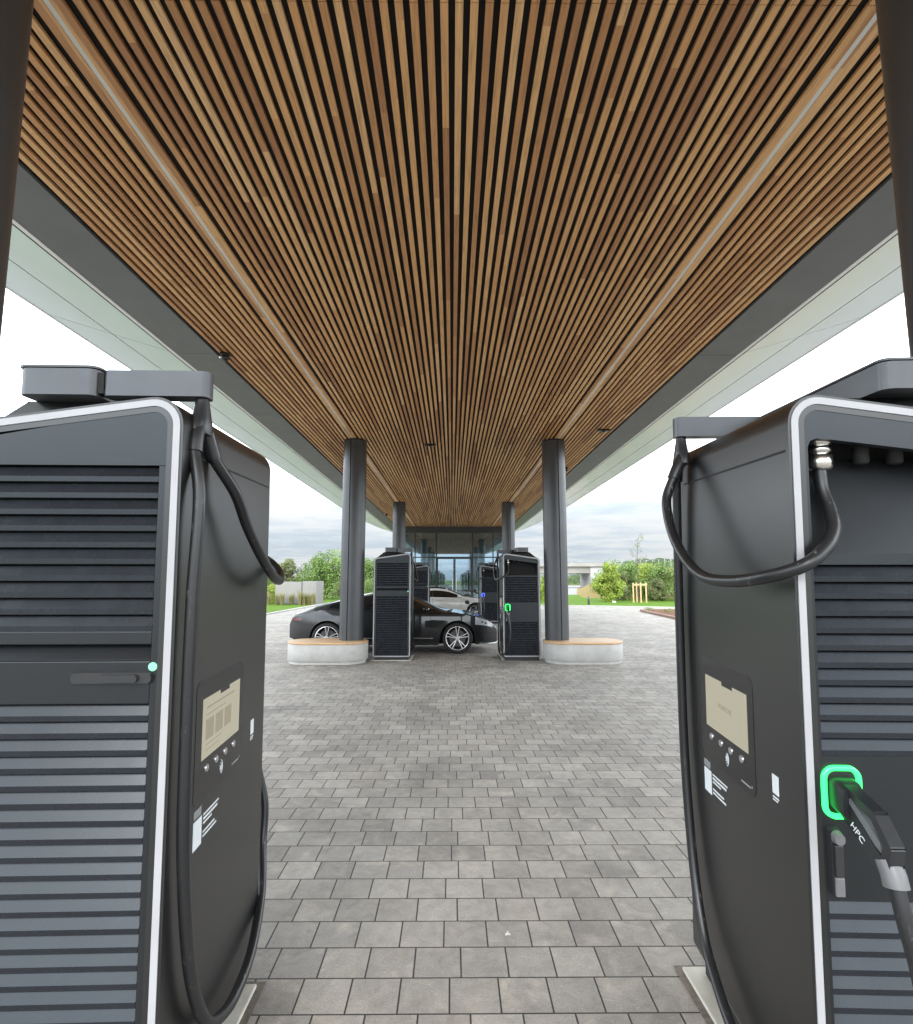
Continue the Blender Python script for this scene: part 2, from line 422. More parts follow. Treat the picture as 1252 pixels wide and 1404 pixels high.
# lawn, road edge and bed on the right
sheet('lawn', [(2,39.4),(7.6,37.4),(13.6,34.5),(22,31.2),(60,24),(60,64),(2,64)], .04, M['lawn'])
ribbon('kerb', [(2,39.15),(7.55,37.05),(13.5,34.15),(22,30.9)], .34, -.02, .05, M['kerb'])
bed = [(9.62,20),(9.55,24),(9.85,28),(10.25,30.7),(11.2,30.9),(16.3,30.9),(60,22),(60,20)]
sheet('planting_bed', bed, .06, M['mulch'])
ribbon('kerb', [(9.5,20),(9.42,24),(9.72,28),(10.0,30.55),(10.4,30.98),(16,31.05)], .14, -.02, .11, M['redkerb'])

# embankment by the bridge: a ridge rising to the right
def emb_h(x, y):
    a = min(1, max(0, (x-.217*y)/(.062*y))); a = a*a*(3-2*a)
    c = min(1, max(0, (y-50)/14)); c = c*c*(3-2*c)
    return 3.1*a*c*(1+.08*noise.noise(Vector((x*.3,y*.3,0))))
mb = MB(); nx, ny = 60, 40
vs = []; 
for j in range(ny+1):
    for i in range(nx+1):
        x = 9+ 95*(i/nx)**1.5; y = 47+70*j/ny
        vs.append((x,y,-.03+emb_h(x,y)))
mb.add(vs, [(j*(nx+1)+i, j*(nx+1)+i+1, (j+1)*(nx+1)+i+1, (j+1)*(nx+1)+i) for j in range(ny) for i in range(nx)], 0, True)
mb.build('embankment', M['drygrass'])['kind'] = 'structure'
# far hill
mb = MB(); nx, ny = 70, 16; vs = []
for j in range(ny+1):
    for i in range(nx+1):
        x = 85+150*i/nx; y = 380+110*j/ny
        u = (i/nx-.5)*2; w = (j/ny-.5)*2
        h = 17.5*max(0,1-u*u)**.8*max(0,1-w*w)**.5
        h *= 1+.12*noise.noise(Vector((x*.06,y*.06,1)))+.08*noise.noise(Vector((x*.2,y*.2,3)))
        vs.append((x,y,-.03+h))
mb.add(vs, [(j*(nx+1)+i, j*(nx+1)+i+1, (j+1)*(nx+1)+i+1, (j+1)*(nx+1)+i) for j in range(ny) for i in range(nx)], 0, True)
M['hill'] = ground_mat('wooded_hill', (.05,.075,.035), (.075,.10,.05), (.035,.055,.025), .05, .3)
mb.build('hill', M['hill'])['kind'] = 'structure'

# ------------------------------------------------------------------ canopy
ZC = 4.61
Y0, Y1 = -2.55, 31.8
canopy = empty('canopy', (XC, 12, 0))
def cpart(mb, name, mats, bevel=0):
    o = mb.build(name, mats, None, bevel); o.location = (0,-12,0)  # built in coordinates relative to the centre line, y in world
    o.parent = canopy; return o
# slats: stiff boards with gaps, plus wider pairs beside the two light strips
mb = MB(); SX = 2.175
for i in range(-40, 40):
    xc = (i+.5)*PITCH
    w = PITCH*.265
    x0, x1 = xc-w, xc+w
    if abs(abs(xc)-SX) < PITCH*.6: continue
    for sg in (-1,1):
        d = xc*sg-SX
        if abs(d) < 1.5*PITCH:            # the pair that clasps a light strip
            p = SX+math.copysign(.0175,d); q_ = SX+math.copysign(.084,d)
            x0, x1 = sorted((sg*p, sg*q_))
    dz = random.uniform(-.0012,.0012)
    cuts = [Y0, 2.627, 12.24, 22.0, Y1-.02]
    for a, b_ in zip(cuts, cuts[1:]):
        mb.box(x0, a+.002, ZC+dz, x1, b_-.002, ZC+.024+dz)
cpart(mb, 'slat_ceiling', M['wood'])
mb = MB(); mb.box(-3.19, Y0, ZC+.026, 3.19, Y1, ZC+.10)
cpart(mb, 'ceiling_backing', M['ceil_black'])
for sg in (-1,1):
    mb = MB(); mb.box(sg*SX-.0165, Y0, ZC+.003, sg*SX+.0165, Y1-.02, ZC+.0255)
    cpart(mb, 'light_strip', M['strip'])
for sg in (-1,1):
    mb = MB()
    xs = sorted((sg*3.19, sg*3.70))
    ys = [Y0, 2.35, 7.26, 12.15, 17.05, 21.95, 26.85, Y1+2.4]
    for a,b_ in zip(ys, ys[1:]):
        mb.box(xs[0], a+.004, ZC-.004, xs[1], b_-.004, ZC+.06)
    cpart(mb, 'edge_panel', M['fascia'])
    mb = MB(); mb.box(xs[0]+.01, Y0+.01, ZC+.05, xs[1]-.01, Y1+2.3, ZC+.064); cpart(mb, 'seam_backing', M['seam'])
def wing_out(y):
    if y < 27.5: return 5.43
    t = min(1,(y-27.5)/8.6); return 3.75+(5.43-3.75)*sqrt(max(0,1-t**2.3))
SL = .312
def wz(x): return ZC+.01+SL*(x-3.76)
ysec = [Y0+.0001]+[2.35,7.26,12.15,17.05,21.95,26.85]+[27.5+.43*k for k in range(1,21)]
ysec = sorted(ysec)
for sg in (-1,1):
    mb = MB(); seg = MB(); lip = MB()
    def ring(y, xa, xb, th=.006):
        xb2 = min(xb, wing_out(y)); xa2 = min(xa, wing_out(y)-.005)
        return [(sg*xa2,y,wz(xa2)),(sg*xb2,y,wz(xb2)),(sg*xb2,y,wz(xb2)+th),(sg*xa2,y,wz(xa2)+th)]
    panels = [Y0,2.35,7.26,12.15,17.05,21.95,26.85,36.05]
    for a,b_ in zip(panels, panels[1:]):
        yy = [a+.009]+[y for y in ysec if a+.02<y<b_-.02]+[b_-.009]
        mb.rings([ring(y,3.776,4.559) for y in yy], smooth=False)
        mb.rings([ring(y,4.580,9) for y in yy], smooth=False)
    fixn(cpart(mb, 'wing_soffit', M['soffit']))
    seg.rings([[ (sg*3.73,y,wz(3.73)+.045),(sg*(wing_out(y)-.03),y,wz(wing_out(y)-.03)+.045),(sg*(wing_out(y)-.03),y,wz(wing_out(y)-.03)+.10),(sg*3.73,y,5.32)] for y in ysec if y<36], smooth=False)
    fixn(cpart(seg, 'wing_roof', M['seam']))
    xs = sorted((sg*3.706, sg*3.748))
    lip.box(xs[0], Y0, ZC-.010, xs[1], Y1+3.2, ZC+.08)
    cpart(lip, 'aluminium_lip', M['lip'])
    sh = MB(); xs2 = sorted((sg*3.7485, sg*3.7755)); sh.box(xs2[0], Y0, ZC-.002, xs2[1], Y1+3.2, ZC+.07); cpart(sh, 'gap_shade_strip', M['seam'])  # solid dark strip, its colour standing in for the shade of a gap
    edge = MB()
    edge.rings([[ (sg*(wing_out(y)-.002),y,wz(wing_out(y))-.006),(sg*(wing_out(y)+.03),y,wz(wing_out(y))-.006),(sg*(wing_out(y)+.03),y,wz(wing_out(y))+.14),(sg*(wing_out(y)-.002),y,wz(wing_out(y))+.14)] for y in ysec if y<36.1], smooth=False)
    fixn(cpart(edge, 'edge_trim', M['lip']))
mb = MB(); mb.box(-3.72, Y0, ZC+.11, 3.72, 36, 5.30); cpart(mb, 'roof_deck', M['beam'])
tag(canopy, 'long canopy roof with timber slat ceiling and pale upswept side soffits over the charging bays', 'canopy')

# ------------------------------------------------------------------ columns
def column_mesh():
    root = empty('column')
    a, b_ = .245, .235; n = 40; g = .055
    def sec(lo, hi, r=1.0):
        return [(a*r*cos(t), b_*r*sin(t)) for t in [lo+(hi-lo)*k/24 for k in range(25)]]
    th = math.acos(g/a*1.0)
    # two curved shells with a dark shadow gap (front and back) between them
    e = .007/a
    A = sec(-(pi-th)+e*1.0, (pi-th)-e) if False else None
    t1 = math.acos(-(g)/a)
    right = sec(-t1+.04, t1-.04); left = sec(t1+.04, 2*pi-t1-.04)
    for poly in (right, left):
        mb = MB(); mb.prism(poly, lambda u,v,w:(u,v,w), 0, ZC-.03, 0, False)
        for i,f in enumerate(mb.f):
            if len(f)==4: mb.sm[i] = True
        o = mb.build('shell', M['column'], root)
        es = o.modifiers.new('edge','EDGE_SPLIT'); es.split_angle = radians(35)
    mb = MB(); mb.prism(sec(0,2*pi,.93)[:-1], lambda u,v,w:(u,v,w), 0, ZC+.06, 0, True); mb.build('core', M['void'], root)
    return root
col0 = column_mesh()
col_specs = [(-2.065,2.14,0,'dark column nearest the viewer at the left edge of the picture'),
             (2.125,2.16,1,'dark column nearest the viewer at the right edge of the picture'),
             (-2.07,12.0,0,'grey column rising through the curved bench on the left, beside the black car'),
             (2.17,12.0,1,'grey column rising through the curved bench on the right'),
             (-2.03,21.85,0,'slim far column behind the louvred charger and the black car'),
             (2.16,21.85,1,'slim far column behind the charger with the green lit ring')]
for i,(x,y,fl,lab) in enumerate(col_specs):
    o = col0 if i == 0 else copy_tree(col0)
    o.location = (x,y,0); o.rotation_euler = (0,0,pi if fl else 0)
    tag(o, lab, 'column', 'columns under the canopy')

# ------------------------------------------------------------------ benches
def stadium(x0, x1, y0, y1, r, seg=14, inset=0):
    return round_poly([(x0,y0),(x1,y0),(x1,y1),(x0,y1)], [r]*4, seg, inset)
def bench():
    root = empty('bench'); L, D = .80, .47
    mb = MB(); P = lambda i: stadium(-L,L,-D,D,D-.02,14,i)
    mb.rings([[(u,v,0) for u,v in P(.035)],[(u,v,.052) for u,v in P(.035)]]); mb.build('foot', M['concrete'], root, .004)
    mb = MB(); mb.rings([[(u,v,.056) for u,v in P(.012)],[(u,v,.066) for u,v in P(.0)],[(u,v,.375) for u,v in P(0)],[(u,v,.381) for u,v in P(.006)]]); mb.build('drum', M['concrete'], root)
    mb = MB(); mb.rings([[(u,v,.384) for u,v in P(.004)],[(u,v,.388) for u,v in P(-.002)],[(u,v,.417) for u,v in P(-.002)],[(u,v,.424) for u,v in P(.006)]]); mb.build('seat', M['seatwood'], root)
    return root
b0 = bench(); b0.location = (-2.51,11.87,0)
tag(b0, 'rounded concrete bench with wooden top on the left, in front of the black car', 'bench', 'concrete benches round the columns')
b1 = copy_tree(b0); b1.location = (2.66,11.87,0)
tag(b1, 'rounded concrete bench with wooden top on the right, beside the charger with the green ring', 'bench', 'concrete benches round the columns')

# ------------------------------------------------------------------ chargers
HW, HD = .39, .445          # half width (x) and half depth (y); screen side is +x, door face -y, service face +y
ZT = 2.215; SLP = .145
def outline(inset=0, seg=8):
    return round_poly([(-HW,.07),(HW,.07),(HW,ZT),(-HW,ZT-SLP*2*HW)], [.05,.05,.085,.085], seg, inset)
def blade(mb, x0, x1, yf, sy, z, rnd=0, mi=0):
    """bent louvre: vertical lip at the face and a slope running up and back; sy=+1: face looks to +y"""
    prof = [(0,0),(0,.0155),(-.0135,.0428),(-.0165,.0418),(-.004,.0135),(-.004,0)]
    mb.rings([[(x0, yf+sy*u, z+w) for u,w in prof],[(x1, yf+sy*u, z+w) for u,w in prof]], mi, False)
def face_group(mb, x0, x1, yf, sy, z0, z1, pitch=.0486):
    n = int(round((z1-z0)/pitch)); p = (z1-z0)/n
    for k in range(n): blade(mb, x0, x1, yf, sy, z0+k*p)
def text_mesh(txt, size, name, mat, parent, matrix, extr=.0006):
    cu = bpy.data.curves.new('lettering','FONT'); cu.body = txt; cu.size = size; cu.extrude = extr; cu.align_x = 'CENTER'; cu.align_y = 'CENTER'
    tmp = bpy.data.objects.new('lettering', cu); COL.objects.link(tmp)
    dg = bpy.context.evaluated_depsgraph_get(); me = bpy.data.meshes.new_from_object(tmp.evaluated_get(dg))
    COL.objects.unlink(tmp); bpy.data.objects.remove(tmp); bpy.data.curves.remove(cu)
    me.materials.clear(); me.materials.append(mat); me.transform(matrix)
    o = bpy.data.objects.new(name, me); COL.objects.link(o); o.parent = parent
    return o

def make_charger(ring='green', screen='menu', plugged=True):
    R = empty('charging_station'); TIP = .418 if screen == 'menu' else .452
    # cabinet shell
    mb = MB(); o0, oi = outline(), outline(.046)
    ring3 = lambda pl, y: [(u,y,w) for u,w in pl]
    rs = [ring3(oi,-.385), ring3(oi,-HD), ring3(o0,-HD), ring3(o0,HD), ring3(oi,HD), ring3(oi,.29)]
    mb.rings([rs[0],rs[1]], 1, False, True, False); mb.rings([rs[1],rs[2]], 0, False, False, False)
    mb.rings([rs[2],rs[3]], 0, True, False, False); mb.rings([rs[3],rs[4]], 0, False, False, False); mb.rings([rs[4],rs[5]], 1, False, False, True)
    cab = mb.build('cabinet', [M['cabinet'], M['void']], R); fixn(cab)
    # white outline strips on both faces
    for sy in (-1,1):
        a, b_ = outline(.008), outline(.028)
        y0, y1 = sy*(HD-.002), sy*(HD+.0035)
        mb = MB(); mb.rings([ring3(b_,y0), ring3(b_,y1), ring3(a,y1), ring3(a,y0)], 0, False, False, False)
        fixn(mb.build('outline_strip', M['trim'], R))
    # seam under the lid
    mb = MB(); mb.box(HW-.004, -HD+.05, 2.036, HW+.0012, HD-.02, 2.043); mb.build('lid_seam', M['void'], R)
    # plinth
    mb = MB(); mb.box(-HW+.035,-HD+.03,0,HW-.035,HD-.03,.075); mb.build('plinth', M['plinth'], R)
    for yy in (-HD+.06, ): pass
    # lid: raised hump and arm housing
    top = lambda x: ZT + SLP*(x-HW)
    mb = MB()
    def q(x, y, dz): return (x, y, top(x)+dz)
    mb.rings([[q(-.37,-.30,-.012),q(.29,-.30,-.012),q(.29,.32,-.012),q(-.37,.32,-.012)],
              [(-.20,-.27,2.232),(.12,-.27,2.232),(.12,.29,2.232),(-.20,.29,2.232)]], 0, False)
    fixn(mb.build('lid_hump', M['cabinet'], R, .012))
    mb = MB(); mb.rings([[(u,v,2.232) for u,v in stadium(-.165,.075,-.36,.40,.03,5)],[(u,v,2.316) for u,v in stadium(-.165,.075,-.36,.40,.03,5)]])
    h = mb.build('arm_housing', M['arm'], R); e = h.modifiers.new('e','EDGE_SPLIT'); e.split_angle=radians(50)
    mb = MB(); mb.rings([[(u,v,2.318) for u,v in stadium(-.17,.08,-.365,.405,.03,5)],[(u,v,2.325) for u,v in stadium(-.17,.08,-.365,.405,.03,5)]], smooth=False)
    mb.build('top_plate', M['cabinet'], h)
    mb = MB(); mb.rings([[(u,v,2.232) for u,v in stadium(.090,TIP,-.352,-.285,.022,5)],[(u,v,2.314) for u,v in stadium(.090,TIP,-.352,-.285,.022,5)]])
    arm = mb.build('cable_arm', M['arm'], R); e = arm.modifiers.new('e','EDGE_SPLIT'); e.split_angle=radians(50)
    mb = MB(); mb.box(.074,-.345,2.240,.092,-.292,2.307); mb.build('hinge', M['void'], arm)
    # boot: a Y that grips both legs of the cable
    ax, ay = TIP-.027, -.318
    bo = MB()
    bo.rings([[(ax+.022*cos(t)*s1, ay+.022*sin(t)*s1*s2, z) for t in [2*pi*k/14 for k in range(14)]] for s1,s2,z in ((.9,1,2.233),(1.05,1,2.21),(1.25,1.5,2.17),(1.4,2.0,2.135),(1.25,2.3,2.115))])
    legA = [(ax,ay-.022,2.15),(ax+.002,ay-.045,2.10),(ax+.004,ay-.056,2.05)]
    legB = [(ax,ay+.022,2.15),(ax+.008,ay+.045,2.10),(ax+.018,ay+.064,2.05)] if screen == 'menu' else [(ax,ay+.020,2.15),(ax+.028,ay+.034,2.10),(ax+.050,ay+.038,2.05)]
    bo.tube(smooth_path(legA,4), .0245, 12); bo.tube(smooth_path(legB,4), .0245, 12)
    bo.build('cable_boot', M['connector'], R)
    # ---- door face (-y)
    xl, xr = -HW+.066, HW-.066
    y = -HD; yb = -HD+.03
    fp = MB()
    pin = outline(.0345)
    def top_in(x): return ZT-.036+SLP*(x-HW)
    # side posts and bands as one stamped panel
    def panel(x0,z0,x1,z1,sy=-1, d=.03):
        ya, yb_ = (y+.001, y+d) if sy<0 else (HD-d, HD-.001)
        fp.box(x0,ya,z0,x1,yb_,z1)
    fp.box(-HW+.031,y+.002,.10,xl,y+.034,1.995); fp.box(xr,y+.002,.10,HW-.031,y+.034,1.995)
    fp.prism([(-HW+.031,1.995),(HW-.031,1.995),(HW-.031,2.115),(HW-.06,2.155),(HW-.10,2.165),(-HW+.09,2.055),(-HW+.05,2.04),(-HW+.031,2.01)], lambda u,v,w:(u,w,v), y+.002, y+.034)
    fp.box(xl,y+.002,1.472,xr,y+.034,1.509)                # strip under the upper louvres
    fp.box(xl,y+.002,1.304,xr,y+.034,1.424)                # plain band carrying the latch
    fp.box(-HW+.031,y+.002,.085,HW-.031,y+.034,.10)
    # sloped ledge above the band
    fp.rings([[(xl,y+.002,1.424),(xl,y+.002,1.430),(xl,y+.03,1.468),(xl,y+.034,1.424)],[(xr,y+.002,1.424),(xr,y+.002,1.430),(xr,y+.03,1.468),(xr,y+.034,1.424)]],0,False)
    fixn(fp.build('door_panel', M['face'], R, .0025))
    for za, zb_ in ((1.509,1.995),(.10,1.304)):
        mb = MB(); face_group(mb, xl+.001, xr-.001, y+.004, -1, za, zb_); fixn(mb.build('louvre', M['blade'], R))
    # latch and green dot
    mb = MB(); mb.rings([[(u,y+.001,w) for u,w in round_poly([(.105,1.362),(.335,1.362),(.335,1.396),(.105,1.396)],[.012]*4,4)],[(u,y-.012,w) for u,w in round_poly([(.108,1.364),(.333,1.364),(.333,1.394),(.108,1.394)],[.012]*4,4)]], smooth=False)
    la = fixn(mb.build('door_latch', M['latch'], R, .003))
    mb = MB(); mb.rings([[(u,y-.0125,w) for u,w in round_poly([(.19,1.368),(.30,1.368),(.30,1.390),(.19,1.390)],[.009]*4,4)],[(u,y-.022,w) for u,w in round_poly([(.192,1.369),(.298,1.369),(.298,1.389),(.192,1.389)],[.009]*4,4)]], smooth=False)
    fixn(mb.build('lever', M['latch'], la))
    mb = MB(); mb.lathe([(.0125,-.0),(.0125,.003),(.010,.0045)], 20, lambda a,b,h:(xr-.004+.012+a, y+.001-h, 1.409+b)); fixn(mb.build('status_dot', M['green_dot'], R))
    # ---- service face (+y)
    y = HD; xs0, xs1 = -HW+.055, HW-.055
    fp = MB()
    zr_t = lambda x: 2.085 + SLP*(x-HW)*.9           # top edge of the recess
    fp.box(-HW+.031,y-.034,.10,xs0,y-.002,1.95); fp.box(xs1,y-.034,.10,HW-.031,y-.002,1.98)
    fp.prism([(-HW+.031,1.95),(xs0,1.95),(xs0,zr_t(xs0)),(xs1-.03,zr_t(xs1-.03)),(xs1-.008,zr_t(xs1)-.012),(xs1,zr_t(xs1)-.03),(xs1,1.98),(HW-.031,1.98),(HW-.031,2.115),(HW-.06,2.155),(HW-.10,2.165),(-HW+.09,2.055),(-HW+.05,2.04),(-HW+.031,2.01)], lambda u,v,w:(u,w,v), y-.034, y-.002)
    fp.box(xs0,y-.034,1.706,xs1,y-.002,1.738)
    fp.box(xs0,y-.034,.784,xs1,y-.002,1.172)
    fp.box(-HW+.031,y-.034,.085,HW-.031,y-.002,.10)
    # sloping panel inside the recess
    fp.rings([[(xs0,y-.006,1.738),(xs0,y-.13,2.03),(xs0,y-.15,2.03),(xs0,y-.034,1.738)],[(xs1,y-.006,1.738),(xs1,y-.13,2.03),(xs1,y-.15,2.03),(xs1,y-.034,1.738)]],0,False)
    fixn(fp.build('service_panel', M['face'], R))
    for za, zb_ in ((1.172,1.706),(.10,.784)):
        mb = MB(); face_group(mb, xs0+.001, xs1-.001, y-.004, 1, za, zb_); fixn(mb.build('louvre', M['blade'], R))
    # spare blind glands and the cable gland
    for gx in (.13,.03,-.07):
        mb = MB(); mb.lathe([(.013,2.008),(.022,2.013),(.022,2.06)], 16, lambda a,b,h,gx=gx:(gx+a, y-.085+b, h)); mb.build('blind_gland', M['void'], R)
    gx, gy = .268, y-.062
    mb = MB(); mb.lathe([(.034,2.085),(.034,2.066),(.029,2.063),(.029,2.056),(.033,2.053),(.033,2.042),(.026,2.038),(.026,2.034),(.035,2.031),(.035,1.996),(.028,1.989)], 24, lambda a,b,h:(gx+a, gy+b, h)); fixn(mb.build('cable_gland', M['gland'], R))
    # holster ring
    RX, RZ = .288, 1.076
    rp = lambda i: round_poly([(RX-.0545,RZ-.072),(RX+.0545,RZ-.072),(RX+.0545,RZ+.072),(RX-.0545,RZ+.072)],[.036]*4,8,i)
    mb = MB(); mb.rings([[(u,y-.003,w) for u,w in rp(.014)],[(u,y+.006,w) for u,w in rp(.013)],[(u,y+.006,w) for u,w in rp(.001)],[(u,y-.003,w) for u,w in rp(0)]],0,True,False,False)
    fixn(mb.build('status_ring', M[{'green':'green','blue':'blue'}.get(ring,'off')], R))
    mb = MB(); mb.rings([[(u,y-.0005,w) for u,w in rp(.015)],[(u,y-.0004+.001,w) for u,w in rp(.015)]],0,False)
    fixn(mb.build('holster', M['void'], R))
    # lever handle
    hx = .316
    mb = MB(); mb.rings([[(u,y-.002,w) for u,w in round_poly([(hx-.017,.80),(hx+.017,.80),(hx+.017,.985),(hx-.017,.985)],[.014]*4,5)],[(u,y+.014,w) for u,w in round_poly([(hx-.015,.803),(hx+.015,.803),(hx+.015,.982),(hx-.015,.982)],[.013]*4,5)]],0,False)
    hd = fixn(mb.build('lever_handle', M['latch'], R, .003))
    mb = MB(); mb.rings([[(u,y+.0145,w) for u,w in round_poly([(hx-.015,.945),(hx+.015,.945),(hx+.015,.98),(hx-.015,.98)],[.013]*4,5)],[(u,y+.032,w) for u,w in round_poly([(hx-.013,.947),(hx+.013,.947),(hx+.013,.976),(hx-.013,.976)],[.012]*4,5)]],0,False); fixn(mb.build('hinge_cap', M['latch_grey'], hd, .003))
    mb = MB(); mb.box(hx-.011,y+.0145,.86,hx+.011,y+.026,.944); mb.box(hx-.0125,y+.0145,.808,hx+.0125,y+.024,.858,1); mb.build('grip_bar', [M['latch'],M['latch_grey']], hd, .003)
    # ---- screen side (+x)
    x = HW
    def sp(pl, d0, d1, mat, name, par, mi=False):
        m_ = MB(); m_.rings([[(x+d0,u,w) for u,w in pl],[(x+d1,u,w) for u,w in pl]],0,False); return fixn(m_.build(name, mat, par))
    bz = sp(round_poly([(-.272,.935),(.165,.935),(.165,1.325),(-.272,1.325)],[.03,.03,.03,.03],6), -.002, .0012, M['glassblack'], 'display_bezel', R)
    ysc0, ysc1, zs0, zs1 = -.222, .122, 1.068, 1.262
    # visible screen area, with the notch of the camera in its upper edge
    nx0, nx1 = (-.075, .015)
    sc = sp([(ysc0,zs0),(ysc1,zs0),(ysc1,zs1),(nx1,zs1),(nx1,zs1-.013),(nx0,zs1-.013),(nx0,zs1),(ysc0,zs1)], .0008, .0022, M['screen'], 'screen', bz)
    pr = MB()
    def bar(y0,z0,y1,z1): pr.box(x+.0023,y0,z0,x+.0027,y1,z1)
    if screen == 'menu':
        bar(-.19,1.226,.06,1.232); bar(-.19,1.204,-.02,1.208)
        for k in range(3):
            a = -.195+k*.082
            bar(a,1.125,a+.066,1.19)
        bar(-.19,1.108,-.06,1.111); bar(-.19,1.09,-.08,1.093)
        pr.build('screen_print', M['screen_dark'], sc)
    else:
        mtx = Matrix.Translation((x+.0024, (ysc0+ysc1)/2, 1.168)) @ Matrix.Rotation(pi/2,4,'Z') @ Matrix.Rotation(pi/2,4,'X')
        text_mesh('PORSCHE', .026, 'screen_print', M['screen_dark'], sc, mtx)
    for k in range(4):
        mb = MB(); by = -.178+k*.083
        mb.lathe([(.0135,0),(.0135,.003),(.011,.005)], 20, lambda a,b,h:(x+.001+h, by+a, 1.034+b)); fixn(mb.build('button', M['button'], bz))
    # contactless reader mark: three arcs
    mb = MB()
    for r_ in (.010,.019,.028):
        arc = [( -.062+r_*cos(t), .992+r_*sin(t)) for t in [radians(-55+11*k) for k in range(11)]]
        mb.tube([(x+.0018,u,w) for u,w in arc], .0015, 6)
    mb.build('reader_mark', M['label_white'], bz)
    mb = MB(); mb.box(x+.0012,.062,.958,x+.0018,.13,.964); mb.box(x+.0012,.136,.962,x+.0018,.142,.970); mb.build('bezel_print', M['print_dim'], bz)
    mb = MB(); mb.box(x-.001,-.262,.900,x+.0015,-.205,.926); mb.build('grey_label', M['label_grey'], R)
    mb = MB()
    for k,(l,t) in enumerate(((.128,.0055),(.118,.0075),(.070,.006),(0,0),(.095,.006),(.112,.006))):
        if l: mb.box(x-.001,-.185,.888-k*.0135-t/2,x+.0012,-.185+l,.888-k*.0135+t/2)
    mb.build('printed_notice', M['label_white'], R)
    mb = MB(); mb.box(x-.001,-.262,.805,x+.0012,-.198,.893); mb.build('white_sticker', M['label_white'], R)
    mb = MB(); mb.box(x-.001,.272,1.005,x+.0012,.308,1.062); mb.box(x-.001,.272,.992,x+.0011,.306,.997); mb.box(x-.001,.272,.984,x+.0011,.300,.988); mb.build('white_sticker', M['label_white'], R)
    # ---- connector (in the plane y,z at x = RX)
    if plugged:
        cr = empty('connector'); cr.parent = R; cr.location = (RX, HD, RZ); cr.scale = (1,1,.86)
        def side(pl, hw, name, mat, par, bev=.006):
            m_ = MB(); m_.rings([[(-hw,u,w) for u,w in pl],[(hw,u,w) for u,w in pl]],0,False); return fixn(m_.build(name, mat, par, bev))
        # head block entering the holster
        m_ = MB()
        hp = lambda i: round_poly([(-.036+i,-.052+i),(.036-i,-.052+i),(.036-i,.052-i),(-.036+i,.052-i)],[.02]*4,5)
        m_.rings([[(u,-.002,w) for u,w in hp(0)],[(u,.03,w-.004) for u,w in hp(.001)],[(u,.055,w-.014) for u,w in hp(.006)]],0,True); head = fixn(m_.build('plug_head', M['connector'], cr))
        # handle: an outer loop with an opening (four bars) 
        hnd = MB(); hw=.0175
        def barq(*qs): hnd.rings([[(-hw,)+p for p in qs],[(hw,)+p for p in qs]],0,False)
        barq((0.015,-.056),(0.044,-.002),(0.151,-.084),(0.139,-.136))   # web carrying the letters
        barq((0.020,.046),(0.041,.018),(0.142,-.012),(0.154,.012))      # upper bar
        barq((0.154,.012),(0.142,-.012),(0.183,-.066),(0.211,-.058))    # knuckle guard
        barq((0.211,-.058),(0.183,-.066),(0.173,-.098),(0.203,-.112))
        barq((0.139,-.136),(0.151,-.084),(0.173,-.098),(0.203,-.112),(0.190,-.152))
        fixn(hnd.build('handle', M['connector'], cr, .006))
        m_ = MB()
        gp = [(0.044,-.002),(0.061,.010),(0.167,-.062),(0.171,-.092),(0.151,-.084)]
        m_.rings([[(-.0145,)+p for p in gp],[(.0145,)+p for p in gp]],0,False); fixn(m_.build('grip', M['grip'], cr, .003))
        # collar
        cpts = [Vector((0,.171,-.108)),Vector((0,.189,-.140)),Vector((0,.197,-.168))]
        m_ = MB(); m_.tube(cpts, .0285, 16); m_.build('collar', M['latch_grey'], cr, .003)
        # letters on both flanks
        for sx in (-1,1):
            d = Vector((0,.118,-.080)).normalized(); up = Vector((0,.080,.118)).normalized()
            if sx > 0: X = d; Yv = up
            else: X = d; Yv = up
            Zv = X.cross(Yv)
            if Zv.x*sx < 0: X = -X; Zv = -Zv
            # on the flank towards -x the text must still read along the handle
            mtx = Matrix(((X.x,Yv.x,Zv.x,sx*(hw+.0002)),(X.y,Yv.y,Zv.y,.088),(X.z,Yv.z,Zv.z,-.080),(0,0,0,1)))
            text_mesh('HPC', .030, 'lettering', M['label_white'], cr, mtx)
    # ---- cable
    c = MB()
    start = [(gx,gy,1.995),(gx,gy+.008,1.93),(gx-.003,gy+.034,1.87),(gx+.012,gy+.070,1.805),(gx+.062,gy+.100,1.745),(HW+.005,.485,1.70)]
    if screen == 'menu':
        up = start+[(HW+.055,.43,1.66),(HW+.082,.34,1.628),(HW+.092,.20,1.655),(HW+.085,.06,1.735),(HW+.070,-.06,1.84),(HW+.060,-.16,1.945),legB[2],legB[1]]
    else:
        up = start+[(HW+.065,.40,1.668),(HW+.098,.25,1.650),(HW+.118,.08,1.66),(HW+.125,-.08,1.73),(HW+.128,-.20,1.84),(HW+.118,-.27,1.96),legB[2],legB[1]]
    c.tube(smooth_path(up,8), .0192, 14)
    dn = [legA[1],legA[2],(HW+.034,ay-.075,1.90),(HW+.031,ay-.090,1.6),(HW+.030,ay-.092,1.2),(HW+.030,ay-.078,.85),(HW+.034,ay-.01,.50),(HW+.043,ay+.10,.285)]
    if screen == 'menu':
        dn += [(HW+.048,ay+.23,.205),(HW+.047,.06,.175),(HW+.038,.25,.195),(HW+.005,.47,.285),(.355,.605,.42),(.345,.655,.58),(RX+.02,.665,.73),(RX,HD+.210,.85),(RX,HD+.197,RZ-.142)]
    else:
        dn += [(HW+.048,ay+.23,.185),(HW+.047,.06,.12),(HW+.035,.28,.10),(.36,.55,.16),(.285,.665,.36),(.260,.685,.58),(.268,HD+.232,.74),(RX-.004,HD+.214,.86),(RX,HD+.197,RZ-.142)]
    c.tube(smooth_path(dn,8), .0185, 14)
    c.build('cable', M['cable'], R)
    return R

